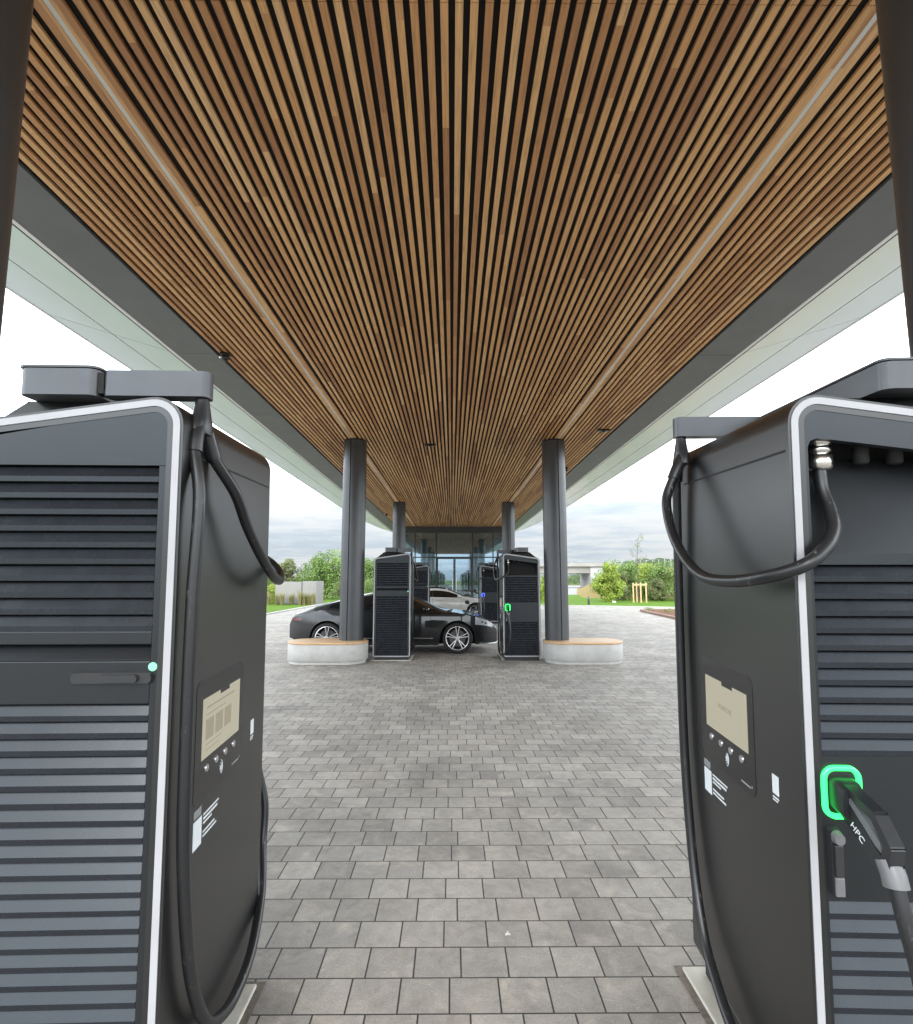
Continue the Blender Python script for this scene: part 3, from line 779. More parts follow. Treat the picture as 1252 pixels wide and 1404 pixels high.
ch_menu = make_charger('green','menu',True)
ch_word = make_charger('green','word',True)
def place(o, x, y, rz, label, ring=None):
    o.location = (x,y,0.0); o.rotation_euler = (0,0,rz)
    tag(o, label, 'charging station', 'charging stations under the canopy')
    if ring:
        for ch in o.children:
            if ch.name.startswith('status_ring'):
                ch.data = ch.data.copy(); ch.data.materials.clear(); ch.data.materials.append(M[ring])
CH = [(-1.205,2.18),(1.392,2.145),(-1.245,12.445),(1.445,12.445),(-1.275,22.55),(1.485,22.55)]
place(ch_menu, *CH[0], 0, 'charging station filling the left foreground, louvred door face and screen full of menu lines')
ch_word.rotation_mode = 'XYZ'
place(ch_word, *CH[1], pi, 'charging station filling the right foreground, connector marked HPC in a green lit holster')
ch_word.rotation_euler = (radians(-2.6),0,pi-.04); ch_menu.rotation_euler = (radians(2.0),0,.024)   # stands a touch out of plumb
c3 = copy_tree(ch_menu); place(c3, *CH[2], 0, 'louvred charging station in the middle distance standing before the black car, beside the left bench')
c4 = copy_tree(ch_word); place(c4, *CH[3], pi, 'charging station in the middle distance with a small green lit holster, beside the right bench')
c5 = copy_tree(ch_menu); place(c5, *CH[4], 0, 'farthest louvred charging station, seen between the black car and the white car')
c6 = copy_tree(ch_word); place(c6, *CH[5], pi, 'farthest charging station with a blue lit holster, in front of the white car nose', 'blue')
for i,(x,y) in enumerate(CH):
    s = 1 if i%2==0 else -1
    def rect(d0,d1,e0,e1): 
        xa, xb = sorted((x-s*(HW+d0), x+s*(HW+d1))); ya, yb = sorted((y-s*(HD+e0), y+s*(HD+e1)))
        return xa,ya,xb,yb
    a = rect(.03,.025,.04,-.085); mb = MB(); mb.box(a[0],a[1],-.05,a[2],a[3],.014); o = mb.build('concrete_pad', M['pad'], None, .006); o['kind']='structure'
    a = rect(.05,.055,.06,-.06); sheet('joint_sand', [(a[0],a[1]),(a[2],a[1]),(a[2],a[3]),(a[0],a[3])], .004, M['sand'])

# ------------------------------------------------------------------ cars (nose towards +x, origin under the front axle)
WB, RW = 2.93, .345
SX0, SX1 = -3.86, .915
zbelt = [(-3.86,.60),(-3.82,.74),(-3.74,.855),(-3.3,.955),(-2.9,.985),(-2.2,.955),(-1,.925),(-.42,.915),(-.1,.905),(.2,.875),(.45,.815),(.65,.735),(.80,.655),(.875,.58),(.915,.49)]
ztop = [(-3.86,.61),(-3.82,.75),(-3.74,.875),(-3.55,.945),(-3.3,1.035),(-3.0,1.13),(-2.7,1.215),(-2.3,1.305),(-2.0,1.352),(-1.75,1.372),(-1.5,1.366),(-1.3,1.335),(-1.1,1.275),(-.8,1.145),(-.42,.965),(-.2,.925),(0,.905),(.3,.86),(.5,.81),(.68,.735),(.80,.66),(.875,.59),(.915,.50)]
def car_W(s):
    w = .965
    if s > -.1: w -= .40*(max(0,(s+.1))/1.015)**2.6
    if s < -3.0: w -= .36*((-3.0-s)/.86)**2.3
    # hips over the axles, slim waist in the doors
    w += .012*math.exp(-((s+2.95)/.45)**2) + .010*math.exp(-((s)/.4)**2) - .022*math.exp(-((s+1.5)/.7)**2)
    return w
def car_low(s):
    z = .205
    if s > .5: z = .205+.03*((s-.5)/.4)
    if s < -3.3: z = .205+.13*((-3.3-s)/.56)
    for a in (0,-WB):
        d = abs(s-a); R = .392
        if d < R: z = max(z, .345+sqrt(R*R-d*d))
    return z
NS = 12      # rows on the flank
def car_section(s):
    W = car_W(s); zb = smooth_lerp(zbelt,s,.05); zt = max(zb+.006, smooth_lerp(ztop,s,.05)); zl = min(car_low(s), zb-.03)
    pts = []
    for k in range(NS+1):
        t = k/NS; z = zl+(zb-zl)*t
        if z < .55: w = W*(1-.055*((.55-z)/.35)**2)
        else: w = W*(1-.050*((z-.55)/.42)**2)
        # character line: gentle hollow low in the doors
        w -= .014*math.exp(-((z-.40)/.09)**2)*math.exp(-((s+1.45)/.75)**4)
        pts.append((w,z))
    c = min(1,max(0,(zt-zb)/.34)); c = c*c*(3-2*c)
    wb = pts[-1][0]
    sh = (wb-.028*(.4+.6*c), zb+.010*c+.004)
    wr = W*(.90-.235*c); zr = zb+(zt-zb)*(.62+.22*c)
    row = [sh]
    for k in range(1,5):
        t = k/4; bow = .022*c*sin(pi*t)
        row.append((sh[0]+(wr-sh[0])*t+bow, sh[1]+(zr-sh[1])*t))
    for k in range(1,7):
        t = k/6
        row.append((wr*(1-t), zr+(zt-zr)*sin(t*pi/2)**.9))
    return pts+row
stations = [SX0+.0+(SX1-SX0)*k/150 for k in range(151)]
def make_car(paint):
    root = empty('car')
    secs = [car_section(s) for s in stations]; npt = len(secs[0])
    cats = {}
    def cat(i, k):
        s = (stations[i]+stations[i+1])/2; z = (secs[i][k][1]+secs[i][k+1][1])/2
        f = k-NS   # 0 shoulder, 1..4 side glass rows, 5.. roof
        if 1 <= f <= 3 and -2.98 < s < -.62:
            zb = lerp(zbelt,s); 
            if lerp(ztop,s)-zb > .10:
                if -1.83 < s < -1.75: return 'pillar'
                return 'window_front' if s > -1.79 else 'window_rear'
        if f >= 5 and -1.16 < s < -.43: return 'windscreen'
        if f >= 5 and -3.24 < s < -2.40: return 'rear_window'
        if f >= 5 and -2.30 < s < -1.25: return 'roof_glass'
        if k < NS and s > .60 and .27 < z < .43 and secs[i][k][0] > .3: return 'intake'
        if z < .245: return 'skirt'
        if k < NS and s < -3.55 and .725 < z < .775: return 'tail'
        return 'body'
    for i in range(len(stations)-1):
        for k in range(npt-1):
            cats.setdefault(cat(i,k), []).append((i,k))
    spec = {'body':('body',paint),'window_front':('side_window',M['carglass']),'window_rear':('side_window',M['carglass']),'pillar':('pillar_trim',M['blacktrim']),
            'windscreen':('windscreen',M['carglass']),'rear_window':('rear_window',M['carglass']),'roof_glass':('roof_panel',M['carglass']),
            'intake':('air_intake',M['blacktrim']),'skirt':('lower_trim',M['blacktrim']),'tail':('tail_light',M['taillamp'])}
    body = None
    for cname, faces in cats.items():
        sides = [(1,),(-1,)] if cname not in ('body','windscreen','rear_window','roof_glass') else [(1,-1)]
        for grp_ in sides:
            mb = MB(); idx = {}
            for side in grp_:
                for (i,k) in faces:
                    quad = []
                    for (a,b_) in ((i,k),(i+1,k),(i+1,k+1),(i,k+1)):
                        key = (a,b_, side if b_ < npt-1 else 0)
                        if key not in idx:
                            idx[key] = len(mb.v); w,z = secs[a][b_]; mb.v.append((stations[a], -side*w if b_<npt-1 else 0.0, z))
                        quad.append(idx[key])
                    if side < 0: quad = quad[::-1]
                    mb.f.append(quad); mb.mi.append(0); mb.sm.append(True)
            if cname == 'body':
                for i in (0, len(stations)-1):   # close tail and nose
                    loop = [(stations[i], -w, z) for w,z in secs[i]] + [(stations[i], w, z) for w,z in secs[i][-2::-1]]
                    mb.add(loop, [tuple(range(len(loop)))] if i else [tuple(range(len(loop)))[::-1]])
            o = mb.build(spec[cname][0], spec[cname][1], root)
            if cname == 'body': body = o
    # dark chassis and liners
    mb = MB(); mb.box(SX0+.12,-.70,.20,SX1-.22,.70,.66)
    mb.box(-2.5,-.90,.19,-.45,.90,.30); mb.build('underbody', M['liner'], root)
    # headlamps: faceted clear pods let into the wings
    for sy in (-1,1):
        mb = MB(); rows = []
        for s in [.40+.045*k for k in range(10)]:
            sec = car_section(s); t0, t1 = .70+.1*(s-.4)/.4, .985
            row = []
            for q in range(6):
                t = (t0+(t1-t0)*q/5)*NS; a = int(t); fr = t-a
                w = sec[a][0]+(sec[a+1][0]-sec[a][0])*fr; z = sec[a][1]+(sec[a+1][1]-sec[a][1])*fr
                row.append((s, sy*(w+.004), z+.002))
            rows.append(row)
        mb.rings(rows, 0, True, False, False, False)
        hl = mb.build('headlight', M['headlamp'], root)
        mb = MB()
        for (ds,dz) in ((.56,.70),(.64,.67)):
            sec = car_section(ds); w = lerp(sorted([(p[1],p[0]) for p in sec[:NS+1]]), dz)
            mb.lathe([(.0,.012),(.018,.010),(.024,0)], 12, lambda a,b_,h,ds=ds,dz=dz,w=w:(ds+a, sy*(w+.006+h), dz+b_))
        mb.build('lamp_unit', M['blacktrim'], hl)
    # seams, handles, skirt line, mirror on each flank
    def flank(s, z, off=.002, sy=-1):
        sec = car_section(s); tab = sorted([(p[1],p[0]) for p in sec[:NS+1]])
        return (s, sy*(lerp(tab,z)+off), z)
    for sy in (-1,1):
        for s0 in (-.62,-1.79):
            mb = MB()
            path = [flank(s0+(.10*(z-.6) if s0>-1 else .02*(z-.6)), z, .0005, sy) for z in [.30+.035*k for k in range(18)]]
            mb.tube(path, .0035, 5); mb.build('door_seam', M['liner'], root)
        for s0 in (-1.58,-2.48):
            mb = MB(); mb.tube([flank(s0+.035*k, .80, .004, sy) for k in range(7)], .011, 6); mb.build('door_handle', M['silver'] if paint is M['paint_white'] else paint, root)
        mb = MB(); mb.tube([flank(-2.35+.1*k, .345, .004, sy) for k in range(19)], .009, 6); mb.build('skirt_line', M['silver'], root)
        mb = MB(); sgl = [(-2.9+.09*k) for k in range(26)]
        mb.tube([(s, sy*(car_section(s)[NS][0]-.010), lerp(zbelt,s)+.012) for s in sgl], .008, 6); mb.build('window_trim', M['blacktrim'], root)
        mb = MB()
        mb.rings([[(-.70+dx+ .07*r*cos(t), sy*(1.0+ .075*cos(u_)), .985+.055*r*sin(t)) for t in [2*pi*k/14 for k in range(14)]] for u_,r,dx in ((pi,.35,-.0),(2.4,.8,.0),(1.57,1,.0),(.7,.8,-.01),(0.05,.15,-.02))])
        mi = mb.build('door_mirror', paint, root)
        mb = MB(); mb.tube([(-.69,sy*.88,.935),(-.70,sy*.95,.965)], .02, 8); mb.build('mirror_foot', M['blacktrim'], mi)
    # front lip
    mb = MB(); mb.tube(smooth_path([(.50,-.86,.225),(.72,-.77,.215),(.88,-.58,.21),(.935,-.3,.21),(.945,0,.21),(.935,.3,.21),(.88,.58,.21),(.72,.77,.215),(.50,.86,.225)],5), .016, 6); mb.build('front_lip', M['silver'], root)
    # wheels
    for ax_ in (0,-WB):
        for sy in (-1,1):
            yc = sy*.835; hwid = .12
            fn = lambda a,b_,h: (ax_+a, yc+sy*h, RW+b_)
            mb = MB(); mb.lathe([(.262,-hwid),(.315,-hwid),(.338,-hwid+.02),(RW,-hwid+.05),(RW,hwid-.05),(.338,hwid-.02),(.315,hwid),(.268,hwid-.004),(.262,hwid-.03)], 40, fn, cap=False)
            wh = fixn(mb.build('wheel', M['tyre'], root))
            mb = MB(); mb.lathe([(.268,hwid-.03),(.268,hwid-.004),(.250,hwid-.004),(.242,hwid-.03),(.238,-.06)], 40, fn, cap=False)
            for k in range(5):   # five twin spokes
                an = 2*pi*k/5+.31
                for dlt in (-.16,.16):
                    d0 = an+dlt*.55; d1 = an+dlt
                    p = []
                    for rr, dd, wv in ((.045,d0,.50),(.248,d1,.075)):
                        p.append((rr,dd,wv))
                    ring_ = []
                    for rr,dd,wv in p:
                        hh = hwid-.022 if rr<.1 else hwid-.012
                        ring_.append([fn(rr*cos(dd-wv/2),rr*sin(dd-wv/2),hh),fn(rr*cos(dd+wv/2),rr*sin(dd+wv/2),hh),fn(rr*cos(dd+wv/2),rr*sin(dd+wv/2),hh-.03),fn(rr*cos(dd-wv/2),rr*sin(dd-wv/2),hh-.03)])
                    mb.rings(ring_, 0, False)
            mb.lathe([(.055,hwid-.03),(.055,hwid-.018),(.045,hwid-.014)], 20, fn)
            fixn(mb.build('rim', M['rim'], wh))
            mb = MB(); mb.lathe([(.185,hwid-.085),(.185,hwid-.075)], 30, fn); mb.build('brake_disc', M['disc'], wh)
            mb = MB(); mb.lathe([(.262,-.02),(.262,-.015)], 30, fn); mb.build('wheel_back', M['liner'], wh)
    return root
car1 = make_car(M['paint_black']); car1.location = (.125,14.02,0)
tag(car1, 'glossy black sports sedan parked behind the left bench', 'car', 'parked electric cars')
car2 = make_car(M['paint_white']); car2.location = (.985,24.75,0)
mb = MB(); mb.lathe([(.085,0),(.085,.012),(.07,.014)], 20, lambda a,b_,h:(-.36+a*1.1, -.962-h, .74+b_*.9)); mb.build('charge_port', M['blacktrim'], car2)
tag(car2, 'off white sports sedan with plugged in front wing, parked before the glass facade', 'car', 'parked electric cars')
mb = MB(); wx, wy = .985, 24.75
mb.tube(smooth_path([(wx-.36,wy-.97,.74),(wx-.33,wy-1.10,.72),(wx-.25,wy-1.16,.60),(wx-.1,wy-1.25,.25),(wx+.05,wy-1.35,.06),(wx+.3,wy-1.42,.03),(wx+.6,wy-1.40,.03),(1.48,23.06,.2),(1.42,23.04,.7)],6), .02, 8)
tag(mb.build('charging_cable', M['cable']), 'black cable hanging from the front wing of the white car to the ground', 'cable')

# ------------------------------------------------------------------ glass building at the far end
YF = Y1
B = empty('glass_lounge', (XC, YF, 0))
def bpart(mb, name, mats, bevel=0, parent=None):
    o = mb.build(name, mats, parent or B, bevel); return o
GW = 3.14; DEP = 5.2
mb = MB(); mb.box(-GW-.03,-.12,ZC-.36,GW+.03,.10,ZC-.02); bpart(mb,'beam',M['beam'])
mull = [-GW,-2.12,-.95,1.07,2.2,GW]
for i,x in enumerate(mull):
    mb = MB(); w = .028 if i not in (2,3) else .04
    mb.box(x-w,-.06,0,x+w,.06,ZC-.36); bpart(mb,'mullion',M['frame'])
HT = 2.90
for a,b_ in zip(mull, mull[1:]):
    door = abs(a+.95)<.01
    mb = MB(); mb.box(a+.03,-.045,HT-.03,b_-.03,.045,HT+.03); bpart(mb,'transom',M['frame'])
    mb = MB(); mb.box(a+.03,-.006,HT+.03,b_-.03,.006,ZC-.36); bpart(mb,'glass_pane',M['glass'])
    if not door:
        mb = MB(); mb.box(a+.03,-.006,.06,b_-.03,.006,HT-.03); bpart(mb,'glass_pane',M['glass'])
        mb = MB(); mb.box(a+.03,-.04,0,b_-.03,.04,.06); bpart(mb,'sill',M['frame'])
    else:
        mid = (a+b_)/2
        for (p,q_) in ((a+.045,mid-.004),(mid+.004,b_-.045)):
            mb = MB(); s_=.055
            mb.box(p,-.03,.01,p+s_,.03,HT-.035); mb.box(q_-s_,-.03,.01,q_,.03,HT-.035); mb.box(p+s_,-.03,.01,q_-s_,.03,.12); mb.box(p+s_,-.03,HT-.095,q_-s_,.03,HT-.035)
            d = bpart(mb,'door',M['frame'])
            mb = MB(); mb.box(p+s_,-.006,.12,q_-s_,.006,HT-.095); bpart(mb,'door_pane',M['glass'],0,d)
            hx_ = q_-.09 if q_ < mid+.01 else p+.09
            mb = MB(); mb.tube([(hx_,-.085,.75),(hx_,-.085,1.75)], .014, 8); mb.tube([(hx_,-.085,.85),(hx_,-.03,.85)],.010,6); mb.tube([(hx_,-.085,1.65),(hx_,-.03,1.65)],.010,6); bpart(mb,'handle',M['rim'],0,d)
for sg in (-1,1):
    mb = MB(); xs = sorted((sg*GW, sg*(GW-.12))); mb.box(xs[0],.10,0,xs[1],DEP,ZC); bpart(mb,'side_wall',M['interior'])
mb = MB(); mb.box(-GW+.12,.12,4.30,GW-.12,DEP,4.36); bpart(mb,'inner_soffit',M['soffit_in'])
for i,x in enumerate((-GW+.04,-1.0,1.0,GW-.04)):
    mb = MB(); mb.box(x-.04,DEP,0,x+.04,DEP+.1,3.35); bpart(mb,'rear_mullion',M['frame'])
mb = MB(); mb.box(-GW,DEP,3.35,GW,DEP+.1,ZC); bpart(mb,'rear_beam',M['soffit_in'])
for (a,b_) in ((-GW+.08,-1.04),(-.96,.96),(1.04,GW-.08)):
    mb = MB(); mb.box(a,DEP+.04,.05,b_,DEP+.052,3.35); bpart(mb,'glass_pane',M['glass'])
mb = MB(); mb.box(-GW+.12,.07,0,GW-.12,DEP,.02); bpart(mb,'floor_slab',M['interior'])
mb = MB(); mb.box(-1.9,3.2,.02,1.4,3.7,1.05); bpart(mb,'counter',M['seatwood'],.01)
tag(B, 'dark framed glass lounge with double doors closing the far end of the canopy', 'building')

# ------------------------------------------------------------------ small fixtures on the ceiling
def sec_cam(x, y, lab):
    o = empty('security_camera', (x,y,ZC))
    mb = MB(); mb.box(-.055,-.055,-.03,.055,.055,.0); mb.build('base', M['camera_black'], o, .004)
    mb = MB(); mb.lathe([(.045,-.03),(.048,-.05),(.042,-.078),(.026,-.098),(.001,-.104)], 20); mb.build('dome', M['glassblack'], o)
    mb = MB(); mb.tube([(-.03,-.03,-.055),(-.05,-.06,-.075)], .016, 10); mb.build('lens', M['rim'], o)
    return tag(o, lab, 'security camera', 'dome cameras under the canopy')
sec_cam(-2.99,7.27,'black dome camera by the left edge of the timber ceiling, above the left foreground charger')
sec_cam(3.02,14.9,'black dome camera at the right edge of the timber ceiling, by the grey column')
sec_cam(-2.95,25.6,'tiny black dome camera far back at the left edge of the timber ceiling')
def sensor(x, y, lab):
    mb = MB(); mb.box(-.12,-.045,-.035,.12,.045,.0); mb.box(-.03,-.03,-.055,.03,.03,-.035)
    o = mb.build('ceiling_sensor', M['camera_black'], None, .004, (x,y,ZC)); return tag(o, lab, 'sensor', 'flat black sensors on the slats')
sensor(-.478,12.3,'flat black sensor in the middle of the timber ceiling between the grey columns')
sensor(3.0,11.05,'flat black sensor on the right side of the timber ceiling, above the right bench')

# ------------------------------------------------------------------ vegetation
def leafy(mb, blobs, count, size, seed, m=0, hollow=.55):
    """small folded leaves spread through lumpy blobs (cx,cy,cz,rx,ry,rz)"""
    rnd = random.Random(seed)
    vol = [b[3]*b[4]*b[5] for b in blobs]; tot = sum(v**.8 for v in vol)
    for b,v in zip(blobs, vol):
        for _ in range(int(count*v**.8/tot)):
            while True:
                p = Vector((rnd.uniform(-1,1),rnd.uniform(-1,1),rnd.uniform(-1,1)))
                if p.length < 1 and (p.length > hollow or rnd.random()<.25): break
            c = Vector((b[0]+p.x*b[3], b[1]+p.y*b[4], b[2]+p.z*b[5]))
            nv = noise.noise(c*1.7+Vector((seed,0,0)))
            if nv < -.22: continue
            c += p*(.16*min(b[3:6])*nv)
            n = (p*.8+Vector((rnd.uniform(-1,1),rnd.uniform(-1,1),rnd.uniform(-.4,1.2)))).normalized()
            a = n.orthogonal().normalized(); a.rotate(Matrix.Rotation(rnd.uniform(0,2*pi),3,n)); bb = n.cross(a)
            s = size*rnd.uniform(.6,1.35); w = s*.36
            mb.add([c-a*s*.5, c+bb*w*.5+n*s*.08, c+a*s*.5, c-bb*w*.5+n*s*.08], [(0,1,2,3)], m, True)
def trunk_limbs(h, r, blobs, seed):
    rnd = random.Random(seed); mb = MB()
    pts = [(rnd.uniform(-.05,.05)*i, rnd.uniform(-.05,.05)*i, h*i/6) for i in range(7)]
    mb.tube(smooth_path(pts,3), r, 8, 0, r*.35)
    for b in blobs:
        t = rnd.uniform(.3,.9); k = pts[int(t*6)]
        e = (b[0]+rnd.uniform(-.3,.3)*b[3], b[1]+rnd.uniform(-.3,.3)*b[4], b[2]+.2*b[5])
        mid = ((k[0]+e[0])/2+rnd.uniform(-.1,.1), (k[1]+e[1])/2+rnd.uniform(-.1,.1), (k[2]+e[2])/2+.12)
        mb.tube(smooth_path([k,mid,e],4), r*.42, 6, 0, r*.10)
    return mb
def blob_set(w, h, z0, n, seed, cone=0):
    rnd = random.Random(seed); out = []
    for _ in range(n):
        t = rnd.random(); z = z0+(h-z0)*(.12+.80*t)
        rad = w/2*(1-cone*t)*(.35+.65*sin(pi*min(1,.18+.8*t)))
        an = rnd.uniform(0,2*pi); rr = rad*sqrt(rnd.random())*.75
        s = w*rnd.uniform(.16,.27)*(1-.4*cone*t)
        out.append((rr*cos(an), rr*sin(an), z, s, s, s*rnd.uniform(.7,1.0)))
    return out
def plant(name, catg, x, y, w, h, z0, lab, grp, mat, seed, count=2600, size=.16, n=14, cone=0, trunk=True, zb=0):
    o = empty(name, (x,y,zb)); bl = blob_set(w,h,z0,n,seed,cone)
    mb = MB(); leafy(mb, bl, int(count*1.9), size*1.12, seed); mb.build('crown' if 'tree' in name else 'foliage', M[mat], o)
    mb = trunk_limbs(h*.75, .05*h/3 if 'tree' in name else .025*h/2, bl, seed); mb.build('trunk' if 'tree' in name else 'stem', M['bark'], o)
    return tag(o, lab, catg, grp)
G1 = 'leafy trees behind the grey wall'
plant('broadleaf_tree','tree',-10.7,49.5,4.7,3.7,.3,'broad round green tree rising behind the grey wall, widest in its row',G1,'leaf',1,7200,.19,34)
plant('broadleaf_tree','tree',-14.3,50,2.9,3.4,.3,'slim upright green tree behind the left end of the grey wall',G1,'leaf_olive',2,3600,.17,20,.35)
plant('broadleaf_tree','tree',-16.9,50.5,3.2,2.9,.3,'low bushy tree at the far left, next to the foreground charger',G1,'leaf',3,3000,.17,18)
plant('broadleaf_tree','tree',-12.7,52,3.2,3.0,.2,'low dark tree filling the dip between the slim tree and the broad one',G1,'leaf_dark',4,3000,.17,18)
plant('broadleaf_tree','tree',-7.4,50,3.3,3.2,.3,'green tree glimpsed between the left column and the middle louvred charger',G1,'leaf',5,4600,.18,24)
plant('broadleaf_tree','tree',-19.8,51,3.6,3.2,.3,'dark green tree mostly hidden by the left foreground charger',G1,'leaf_dark',6,2800,.18,18)
# low shrubs under the trees
for k,(x,y,w,h,mt,lab) in enumerate(((-8.0,42,1.9,1.5,'leaf_olive','olive shrub at the right end of the grey wall'),(-6.2,44,2.2,1.7,'leaf','green shrub seen low between the left column and the middle charger'),(-12.4,39.6,1.5,1.15,'leaf_bright','pale green shrub at the left end of the grey wall'))):
    plant('shrub','shrub',x,y,w,h,.0,lab,'shrubs beside the grey wall',mt,20+k,1500,.13,12)
# grey wall with tall grasses before it
Wl = empty('screen_wall', (-10.1,38.3,0))
mb = MB(); mb.box(-1.6,0,.10,.12,.14,1.54); mb.build('panel', M['wallgrey'], Wl, .008)
mb = MB(); mb.box(.20,0,.10,1.0,.14,1.58); mb.build('panel', M['wallgrey'], Wl, .008)
mb = MB(); mb.box(.12,.02,.0,.20,.12,1.54); mb.build('post', M['wallpost'], Wl)
mb = MB(); mb.box(1.0,.0,.0,1.10,2.2,1.58); mb.build('return_panel', M['wallgrey'], Wl, .008)
mb = MB(); mb.box(-1.6,.03,.0,1.0,.11,.10); mb.build('base_rail', M['wallpost'], Wl)
tag(Wl, 'low grey panel wall standing behind the left lawn', 'wall')
def grass_clump(x, y, h, seed, lab, n=90, sp=.30):
    rnd = random.Random(seed); mb = MB()
    for _ in range(n):
        a = rnd.uniform(0,2*pi); r0 = rnd.uniform(0,.12); hh = h*rnd.uniform(.6,1.1); l = sp*rnd.uniform(.3,1)
        b_ = Vector((r0*cos(a), r0*sin(a),0)); mdp = b_+Vector((cos(a)*l*.35,sin(a)*l*.35,hh*.65)); tp = b_+Vector((cos(a)*l,sin(a)*l,hh))
        sd = Vector((-sin(a),cos(a),0))*.010
        mb.add([b_-sd,b_+sd,mdp+sd,mdp-sd,tp],[(0,1,2,3),(3,2,4)])
    o = mb.build('grass_clump', M['grassblade'], None, 0, (x,y,.05)); return tag(o, lab, 'ornamental grass', 'tufts of tall grass along the grey wall')
gl = ['leftmost tuft of tall grass along the grey wall','second tuft of tall grass from the left along the grey wall','third tuft of tall grass from the left along the grey wall','fourth tuft of tall grass from the left along the grey wall','fifth tuft of tall grass, near the dark post of the wall','tuft of tall grass just right of the dark post of the wall','second tuft of tall grass right of the dark post','third tuft of tall grass right of the dark post','tuft of tall grass at the right end of the grey wall']
for k,(x,lab) in enumerate(zip((-12.35,-11.95,-11.5,-11.05,-10.45,-9.85,-9.6,-9.35,-9.05), gl)):
    grass_clump(x, 37.6+.25*((k*37)%5)/4, .72+.22*((k*53)%7)/6, 40+k, lab)

# right side
G2 = 'bushes below the embankment'
plant('bush','bush',11.85,43.4,2.5,3.25,.05,'tall bright green bush nearest the bridge, right of the right column',G2,'leaf_bright',60,5200,.17,26,.45)
plant('bush','bush',14.6,47.5,3.3,3.0,.0,'dense green bush behind the timber tree stakes',G2,'leaf',61,4200,.17,24,.1)
plant('bush','bush',17.1,47.0,3.4,2.75,.0,'rounded green bush right of the timber tree stakes',G2,'leaf',62,4200,.17,24,.1)
plant('bush','bush',19.6,46.2,3.2,2.3,.0,'lower bright bush at the edge of the right foreground charger',G2,'leaf_bright',63,3400,.17,20,.1)
plant('bush','bush',15.9,44.6,2.1,1.6,.0,'small olive grey bush in front of the rounded green bush',G2,'leaf_olive',64,2200,.14,14)
plant('bush','bush',18.1,44.2,2.1,1.5,.0,'small olive grey bush in front of the lower bright bush',G2,'leaf_olive',65,2200,.14,14)
plant('bush','bush',13.3,46.0,1.9,2.4,.0,'narrow bush squeezed between the tall bright bush and the dense one',G2,'leaf_olive',66,2200,.15,14)
plant('bush','bush',7.25,45.0,2.0,2.0,.0,'green bush seen through the gap between charger and right column',G2,'leaf_bright',67,2600,.15,14)
plant('bush','bush',22.6,46.5,3.4,2.5,.0,'bush hidden mostly behind the right foreground charger',G2,'leaf',68,2600,.17,18)
plant('bush','bush',16.2,52.5,3.6,2.9,.0,'tall bush on the slope behind the timber tree stakes',G2,'leaf_dark',69,3000,.18,20,0,True,.2)
for k,(x,y,w,h,zb_,mt,lab) in enumerate(((15.6,56,4.2,2.6,.3,'leaf','broad bush on the embankment crest left of the barrier posts'),(19.2,56,4.4,2.7,.5,'leaf_dark','dark broad bush on the embankment crest below the barrier posts'),(23,56,4.4,2.5,.5,'leaf','bush on the embankment crest near the right foreground charger'),(17.4,51,3.6,2.6,.2,'leaf_bright','bright bush halfway up the embankment'),(20.9,51,3.8,2.6,.2,'leaf','green bush halfway up the embankment near the charger edge'))):
    plant('bush','bush',x,y,w,h,-.2,lab,G2,mt,80+k,3600,.18,20,0,True,zb_)
# young tree with stakes
o = empty('young_tree', (13.45,41.6,0)); mb = MB()
mb.tube(smooth_path([(0,0,0),(.02,0,1.2),(-.02,.02,2.4),(.03,0,3.4),(.10,.02,4.2),(.2,.03,4.9)],5), .035, 7, 0, .008); 
rnd = random.Random(5); tw = []
for k in range(16):
    z = 2.3+2.4*k/16; a = rnd.uniform(0,2*pi); l = rnd.uniform(.3,.75)*(1-.45*k/16)
    e = Vector((cos(a)*l, sin(a)*l, z+l*.9)); mb.tube(smooth_path([(.02,0,z),(cos(a)*l*.5,sin(a)*l*.5,z+.25*l),e],3), .011, 5, 0, .004); tw.append(e)
mb.build('trunk', M['bark'], o)
mb = MB(); leafy(mb, [(e.x,e.y,e.z,.16,.16,.2) for e in tw], 420, .10, 9, 0, .1); mb.build('crown', M['leaf_olive'], o)
tag(o, 'thin young tree with hardly any leaves rising above the timber stakes', 'tree')
S = empty('tree_stakes', (13.45,41.5,0))
for (x,y) in ((-.46,-.25),(.46,-.25),(0,.42),(.02,-.42)):
    mb = MB(); mb.lathe([(.055,0),(.055,1.43),(.045,1.45)], 10, lambda a,b_,h,x=x,y=y:(x+a,y+b_,h)); mb.build('stake', M['stakewood'], S)
mb = MB(); mb.box(-.52,-.335,1.25,.52,-.30,1.38); mb.build('rail', M['stakewood'], S)
mb = MB(); mb.tube([(-.46,-.2,1.31),(0,.40,1.31)], .035, 6); mb.build('rail', M['stakewood'], S)
mb = MB(); mb.tube([(.46,-.2,1.31),(0,.40,1.31)], .035, 6); mb.build('rail', M['stakewood'], S)
tag(S, 'pale timber stake frame round the thin young tree', 'tree stakes')
